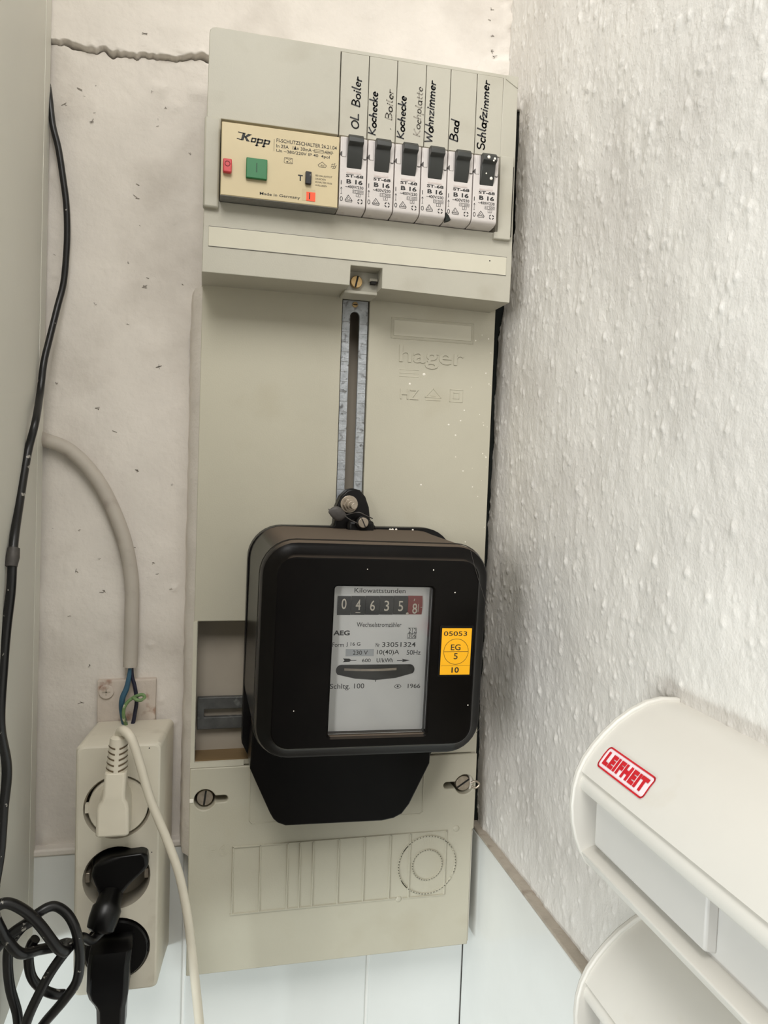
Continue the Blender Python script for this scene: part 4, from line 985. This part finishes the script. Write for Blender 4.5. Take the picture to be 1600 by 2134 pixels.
# strand to the lower left, below the frame, and back up round the loop
kn = [(-0.0600, -0.0820, 1.1255), (-0.0655, -0.0900, 1.1250), (-0.0700, -0.1050, 1.1370), (-0.0761, -0.1200, 1.1388), (-0.0847, -0.1220, 1.1276), (-0.0912, -0.1240, 1.1156), (-0.0970, -0.1250, 1.1024), (-0.1010, -0.1240, 1.0890), (-0.1035, -0.1200, 1.0800), (-0.1050, -0.1150, 1.0860),
      (-0.1060, -0.1150, 1.0980), (-0.1098, -0.1160, 1.1150), (-0.1112, -0.1170, 1.1320), (-0.1097, -0.1180, 1.1450), (-0.1020, -0.1200, 1.1570), (-0.0930, -0.1180, 1.1640), (-0.0851, -0.1150, 1.1655), (-0.0774, -0.1150, 1.1600), (-0.0718, -0.1180, 1.1517), (-0.0688, -0.1200, 1.1400), (-0.0684, -0.1200, 1.1300), (-0.0700, -0.1210, 1.1180), (-0.0768, -0.1200, 1.1070), (-0.0830, -0.1180, 1.0985), (-0.0890, -0.1150, 1.0900), (-0.0960, -0.1120, 1.0790)]
MB().tube(kn, 0.0031, 12).build('flex', 'rubber', bp2)
kl = [(-0.0800, -0.1040, 1.0990), (-0.0860, -0.1060, 1.1015), (-0.0930, -0.1080, 1.1075), (-0.0985, -0.1100, 1.1170), (-0.1003, -0.1110, 1.1290), (-0.0990, -0.1120, 1.1390), (-0.0960, -0.1130, 1.1440)]
MB().tube(kl, 0.0031, 12).build('flex', 'rubber', bp2)

# matt black plug in the bottom socket
bp3 = thing('black_plug', 'matt black round-faced plug with a straight boot in the bottom socket', 'plug', (-0.052, -0.06, 1.1))
m = MB(); h = circ(SCN[2][0], SCN[2][1], 0.0218, 40); h2 = circ(SCN[2][0], SCN[2][1], 0.0208, 40)
m.loft([[(p[0], -0.0625, p[1]) for p in h2], [(p[0], -0.0612, p[1]) for p in h], [(p[0], -0.046, p[1]) for p in h]])
m.build('plug_disc', 'plugblack', bp3, angle=25)
prof = [(1.1120, -0.0668, -0.0405, -0.071), (1.1080, -0.0682, -0.0400, -0.080), (1.1000, -0.0690, -0.0410, -0.084), (1.0840, -0.0692, -0.0415, -0.085), (1.0790, -0.0675, -0.0417, -0.0855), (1.0740, -0.0640, -0.0425, -0.0855), (1.0705, -0.0625, -0.0432, -0.0855), (1.0500, -0.0618, -0.0438, -0.0850), (1.0380, -0.0600, -0.0455, -0.0840)]
rg = []
for zz, a, b_, yf in prof:
    c_ = 0.003; yb = -0.0605
    rg.append([(a + c_, yf, zz), (b_ - c_, yf, zz), (b_, yf + c_, zz), (b_, yb - 0.002, zz), (b_ - 0.002, yb, zz), (a + 0.002, yb, zz), (a, yb - 0.002, zz), (a, yf + c_, zz)])
MB().loft(rg[::-1]).build('plug_body', 'plugblack', bp3, bevel=0.0006)
m = MB(); m.box(-0.0310, -0.0296, -0.0618, -0.05, 1.0955, 1.1015); m.build('side_key', 'plugblack', bp3)
MB().tube([(-0.0527, -0.073, 1.040), (-0.0525, -0.073, 1.02), (-0.052, -0.072, 0.96), (-0.052, -0.07, 0.88)], 0.0036, 12).build('flex', 'plugblack', bp3)

# ================================================================== CABLES ON THE WALL
bc = [(-0.1150, 0.000, 1.722), (-0.1125, -0.0060, 1.7075), (-0.1098, -0.0085, 1.6884), (-0.1058, -0.0085, 1.6723), (-0.1023, -0.0085, 1.6504), (-0.1001, -0.0085, 1.6338), (-0.0993, -0.0085, 1.6169), (-0.0996, -0.0085, 1.5999), (-0.1013, -0.009, 1.5770), (-0.1047, -0.012, 1.5590), (-0.1080, -0.020, 1.5364), (-0.1105, -0.028, 1.5165), (-0.1115, -0.035, 1.4940), (-0.1095, -0.060, 1.4725), (-0.1130, -0.065, 1.4518), (-0.1135, -0.085, 1.4200), (-0.1125, -0.105, 1.3945), (-0.1122, -0.112, 1.3680), (-0.1140, -0.115, 1.3440), (-0.1150, -0.118, 1.3210), (-0.1155, -0.122, 1.2870), (-0.1142, -0.110, 1.2548), (-0.1150, -0.115, 1.2300), (-0.1155, -0.1200, 1.2058), (-0.1170, -0.126, 1.1880)]
cab2 = thing('black_cable', 'long black cable running down beside the cabinet to a knotted coil', 'cable', (-0.11, -0.02, 1.2))
MB().tube(bc, [0.0021, 0.0023, 0.0023, 0.0023, 0.0024, 0.0026, 0.0028, 0.0030, 0.0031, 0.0031], 12).build('cable_run', 'rubber', cab2)
MB().tube([(-0.1119, -0.107, 1.3925), (-0.1122, -0.109, 1.3870), (-0.1125, -0.111, 1.3815)], [0.0036, 0.0042, 0.0036], 12).build('tape_wrap', 'lead', cab2)
lp = [(-0.1170, -0.126, 1.1880), (-0.1175, -0.1300, 1.1780), (-0.1150, -0.1310, 1.1700), (-0.1128, -0.1300, 1.1633), (-0.1093, -0.1290, 1.1550), (-0.1017, -0.1270, 1.1441), (-0.0936, -0.1140, 1.1372), (-0.0848, -0.1090, 1.1350), (-0.0772, -0.1100, 1.1370), (-0.0765, -0.1230, 1.1400), (-0.0794, -0.1270, 1.1440), (-0.0828, -0.1280, 1.1493), (-0.0911, -0.1280, 1.1622), (-0.0993, -0.1290, 1.1721), (-0.1084, -0.1310, 1.1790), (-0.1153, -0.1330, 1.1778), (-0.1220, -0.1350, 1.1700), (-0.1240, -0.1340, 1.1560), (-0.1190, -0.1290, 1.1470), (-0.1120, -0.1270, 1.1530), (-0.1050, -0.1255, 1.1580), (-0.0985, -0.1245, 1.1615), (-0.0930, -0.1220, 1.1635)]
MB().tube(lp, 0.0033, 12).build('knotted_coil', 'rubber', cab2)

gc = thing('grey_cable', 'thick painted grey cable curving down the wall to bare coloured wires', 'cable', (-0.05, -0.006, 1.29))
gp = [(-0.1300, -0.001, 1.4660), (-0.1215, -0.004, 1.4655), (-0.1140, -0.0065, 1.4622), (-0.0945, -0.0075, 1.4540), (-0.0738, -0.0075, 1.4300), (-0.0577, -0.0075, 1.3938), (-0.0506, -0.0075, 1.3600), (-0.0497, -0.0075, 1.3234), (-0.0502, -0.0075, 1.2905)]
MB().tube(gp, [0.0052, 0.0053, 0.0054, 0.0054], 16).build('sheath', 'greycable', gc)
MB().tube([(-0.0500, -0.009, 1.2925), (-0.0506, -0.011, 1.2840), (-0.0520, -0.014, 1.2755), (-0.0545, -0.016, 1.2690), (-0.0552, -0.016, 1.2620), (-0.0545, -0.014, 1.2540), (-0.0525, -0.014, 1.2465), (-0.0510, -0.014, 1.2440)], [0.0012, 0.0018, 0.0022, 0.0022, 0.0020, 0.0022, 0.0020], 10).build('blue_wire', 'blue', gc)
MB().tube([(-0.0492, -0.008, 1.2900), (-0.0484, -0.009, 1.2825), (-0.0464, -0.010, 1.2755), (-0.0448, -0.011, 1.2650), (-0.0456, -0.012, 1.2560), (-0.0470, -0.013, 1.2480), (-0.0490, -0.013, 1.2440)], 0.0015, 10).build('dark_wire', 'navy', gc)
MB().tube([(-0.0505, -0.014, 1.2440), (-0.0530, -0.019, 1.2530), (-0.0532, -0.020, 1.2610), (-0.0505, -0.020, 1.2665), (-0.0455, -0.019, 1.2700), (-0.0405, -0.019, 1.2715), (-0.0383, -0.020, 1.2700), (-0.0402, -0.022, 1.2682), (-0.0440, -0.022, 1.2686), (-0.0470, -0.020, 1.2700)], 0.0013, 10).build('green_wire', 'ground', gc)

mk = thing('mounting_plate', 'rusty paint-smeared metal plate behind the top of the power strip', 'bracket', (-0.0527, 0.0, 1.25))
MB().prism([(-0.0742, 1.238), (-0.0309, 1.238), (-0.0309, 1.2792), (-0.0742, 1.2792)], -0.0052, 0.002).build('plate', 'rusty', mk, bevel=0.0006)
ms = MB().cyl((-0.0675, 1.2707), 0.0056, -0.0068, -0.005).build('screw', 'rusty', mk, bevel=0.0006)
m = MB(); m.box(-0.0705, -0.0645, -0.0071, -0.0066, 1.2702, 1.2711); m.box(-0.0680, -0.0671, -0.0071, -0.0066, 1.2680, 1.2734); m.build('cross_slot', 'ledge', ms)

# ================================================================== WALL CLOTHES DRYERS
FAR, NEAR = -0.280, -0.62
def dryer(dx, dz, label, logo):
    r = thing('clothes_dryer', label, 'clothes dryer', (0.21 + dx, -0.30, 1.25 + dz), 'wall clothes dryers')
    P = lambda pts: [(p[0] + dx, p[1] + dz) for p in pts]
    top = [(0.2385, 1.3372), (0.2280, 1.3378), (0.2200, 1.3365), (0.2124, 1.3330), (0.2045, 1.3280), (0.1975, 1.3218), (0.1922, 1.3160), (0.1879, 1.3100), (0.1852, 1.3046)]
    # hood: a curved shell with thickness
    shell = top + [(0.1875, 1.3030), (0.1905, 1.3085), (0.1990, 1.3190), (0.2130, 1.3305), (0.2280, 1.3352), (0.2385, 1.3346)]
    MB().yprism(P(shell)[::-1], NEAR, FAR - 0.0035).build('hood', 'dryer', r, angle=30)
    # rounded grip edge along the hood
    lip = [(0.1852 + 0.0050 + 0.0056 * math.cos(R_(a)), 1.2988 + 0.0056 * math.sin(R_(a))) for a in range(0, 360, 24)]
    MB().yprism(P(lip), NEAR, FAR - 0.002).build('grip_rail', 'dryer', r, angle=40)
    # recessed face with inner pull bar
    MB().yprism(P([(0.1955, 1.3040), (0.2000, 1.3040), (0.2000, 1.2600), (0.1955, 1.2600)])[::-1], NEAR, FAR - 0.008).build('inner_face', 'dryergrey', r)
    MB().yprism(P([(0.1900, 1.2985), (0.1960, 1.2995), (0.1960, 1.2685), (0.1900, 1.2705)])[::-1], -0.375, FAR - 0.010).build('pull_bar', 'dryergrey', r, bevel=0.0012)
    # bottom rail
    bot = [(0.1870, 1.2640), (0.1900, 1.2585), (0.1960, 1.2545), (0.2385, 1.2480), (0.2385, 1.2520), (0.2010, 1.2580), (0.1985, 1.2655), (0.1935, 1.2665)]
    MB().yprism(P(bot)[::-1], NEAR, FAR - 0.003).build('bottom_rail', 'dryer', r, bevel=0.0008, angle=40)
    # end cap
    ec = [(0.2385, 1.3392), (0.2280, 1.3398), (0.2195, 1.3382), (0.2112, 1.3345), (0.2032, 1.3293), (0.1962, 1.3230), (0.1908, 1.3170), (0.1864, 1.3108), (0.1832, 1.3040), (0.1814, 1.2965), (0.1808, 1.2875), (0.1816, 1.2790), (0.1836, 1.2710), (0.1864, 1.2640), (0.1900, 1.2575), (0.1955, 1.2530), (0.2385, 1.2455)]
    MB().yprism(P(ec)[::-1], FAR - 0.0036, FAR).build('end_cap', 'dryer', r, bevel=0.0009, angle=30)
    if logo:
        # sticker lies on the curve of the hood: s = arc length down from the crown
        pts = [Vector((p[0] + dx, p[1] + dz)) for p in top]
        ln = [0.0]
        for a, b_ in zip(pts[:-1], pts[1:]): ln.append(ln[-1] + (b_ - a).length)
        def on(s, yv, off):
            s = max(0, min(s, ln[-1] - 1e-6))
            for i in range(len(pts) - 1):
                if ln[i] <= s <= ln[i + 1]:
                    q = pts[i].lerp(pts[i + 1], (s - ln[i]) / (ln[i + 1] - ln[i])); d = (pts[i + 1] - pts[i]).normalized()
                    nrm = Vector((d.y, -d.x))
                    if nrm.dot(Vector((-1, 0.5))) < 0: nrm = -nrm
                    q = q + nrm * off
                    return (q.x, yv, q.y)
        y0, y1, s0, s1 = -0.2925, -0.3310, ln[-1] - 0.0180, ln[-1] - 0.0072
        def mapf(u_, v_, off): return on(s1 + (s0 - s1) * v_, y0 + (y1 - y0) * u_, off)
        def pad(u0, u1, v0, v1, off, mat, name, parent, rr=0.10):
            m_ = MB(); n_ = 10
            vs = [mapf(u0 + (u1 - u0) * i / n_, v0 + (v1 - v0) * j / 6, off) for j in range(7) for i in range(n_ + 1)]
            m_.add(vs, [(j * (n_ + 1) + i, j * (n_ + 1) + i + 1, (j + 1) * (n_ + 1) + i + 1, (j + 1) * (n_ + 1) + i) for j in range(6) for i in range(n_)])
            return m_.build(name, mat, parent)
        lo = pad(0, 1, 0, 1, 0.00025, 'logowhite', 'logo_sticker', r)
        m_ = MB()
        asp = 0.041 / 0.012
        fn = lambda p: mapf(p[0] / asp if False else p[0], p[1], 0.0006)
        ring = []
        for q in rrect(0.0, asp, 0.0, 1.0, 0.16, 4):
            ring.append(q)
        m_.stroke([p for k in range(len(ring)) for p in [Vector(ring[k]).lerp(Vector(ring[(k + 1) % len(ring)]), tt) for tt in (0, 0.2, 0.4, 0.6, 0.8)]], 0.075, 0, True, fn=lambda p: mapf(p[0] / asp, p[1], 0.0006))
        m_.text('LEIFHEIT', 0.055, 0.945, 0.18, 0.82, 0.0, bold=0.07, fn=lambda p: mapf(p[0], p[2], 0.0006))
        m_.build('logo_print', 'logored', lo, smooth=False)
    return r
dryer(0.0, 0.0, 'upper white wall dryer housing with a red and white maker sticker', True)
dryer(0.008, -0.109, 'lower white wall dryer housing, half hidden below the one with the sticker', False)
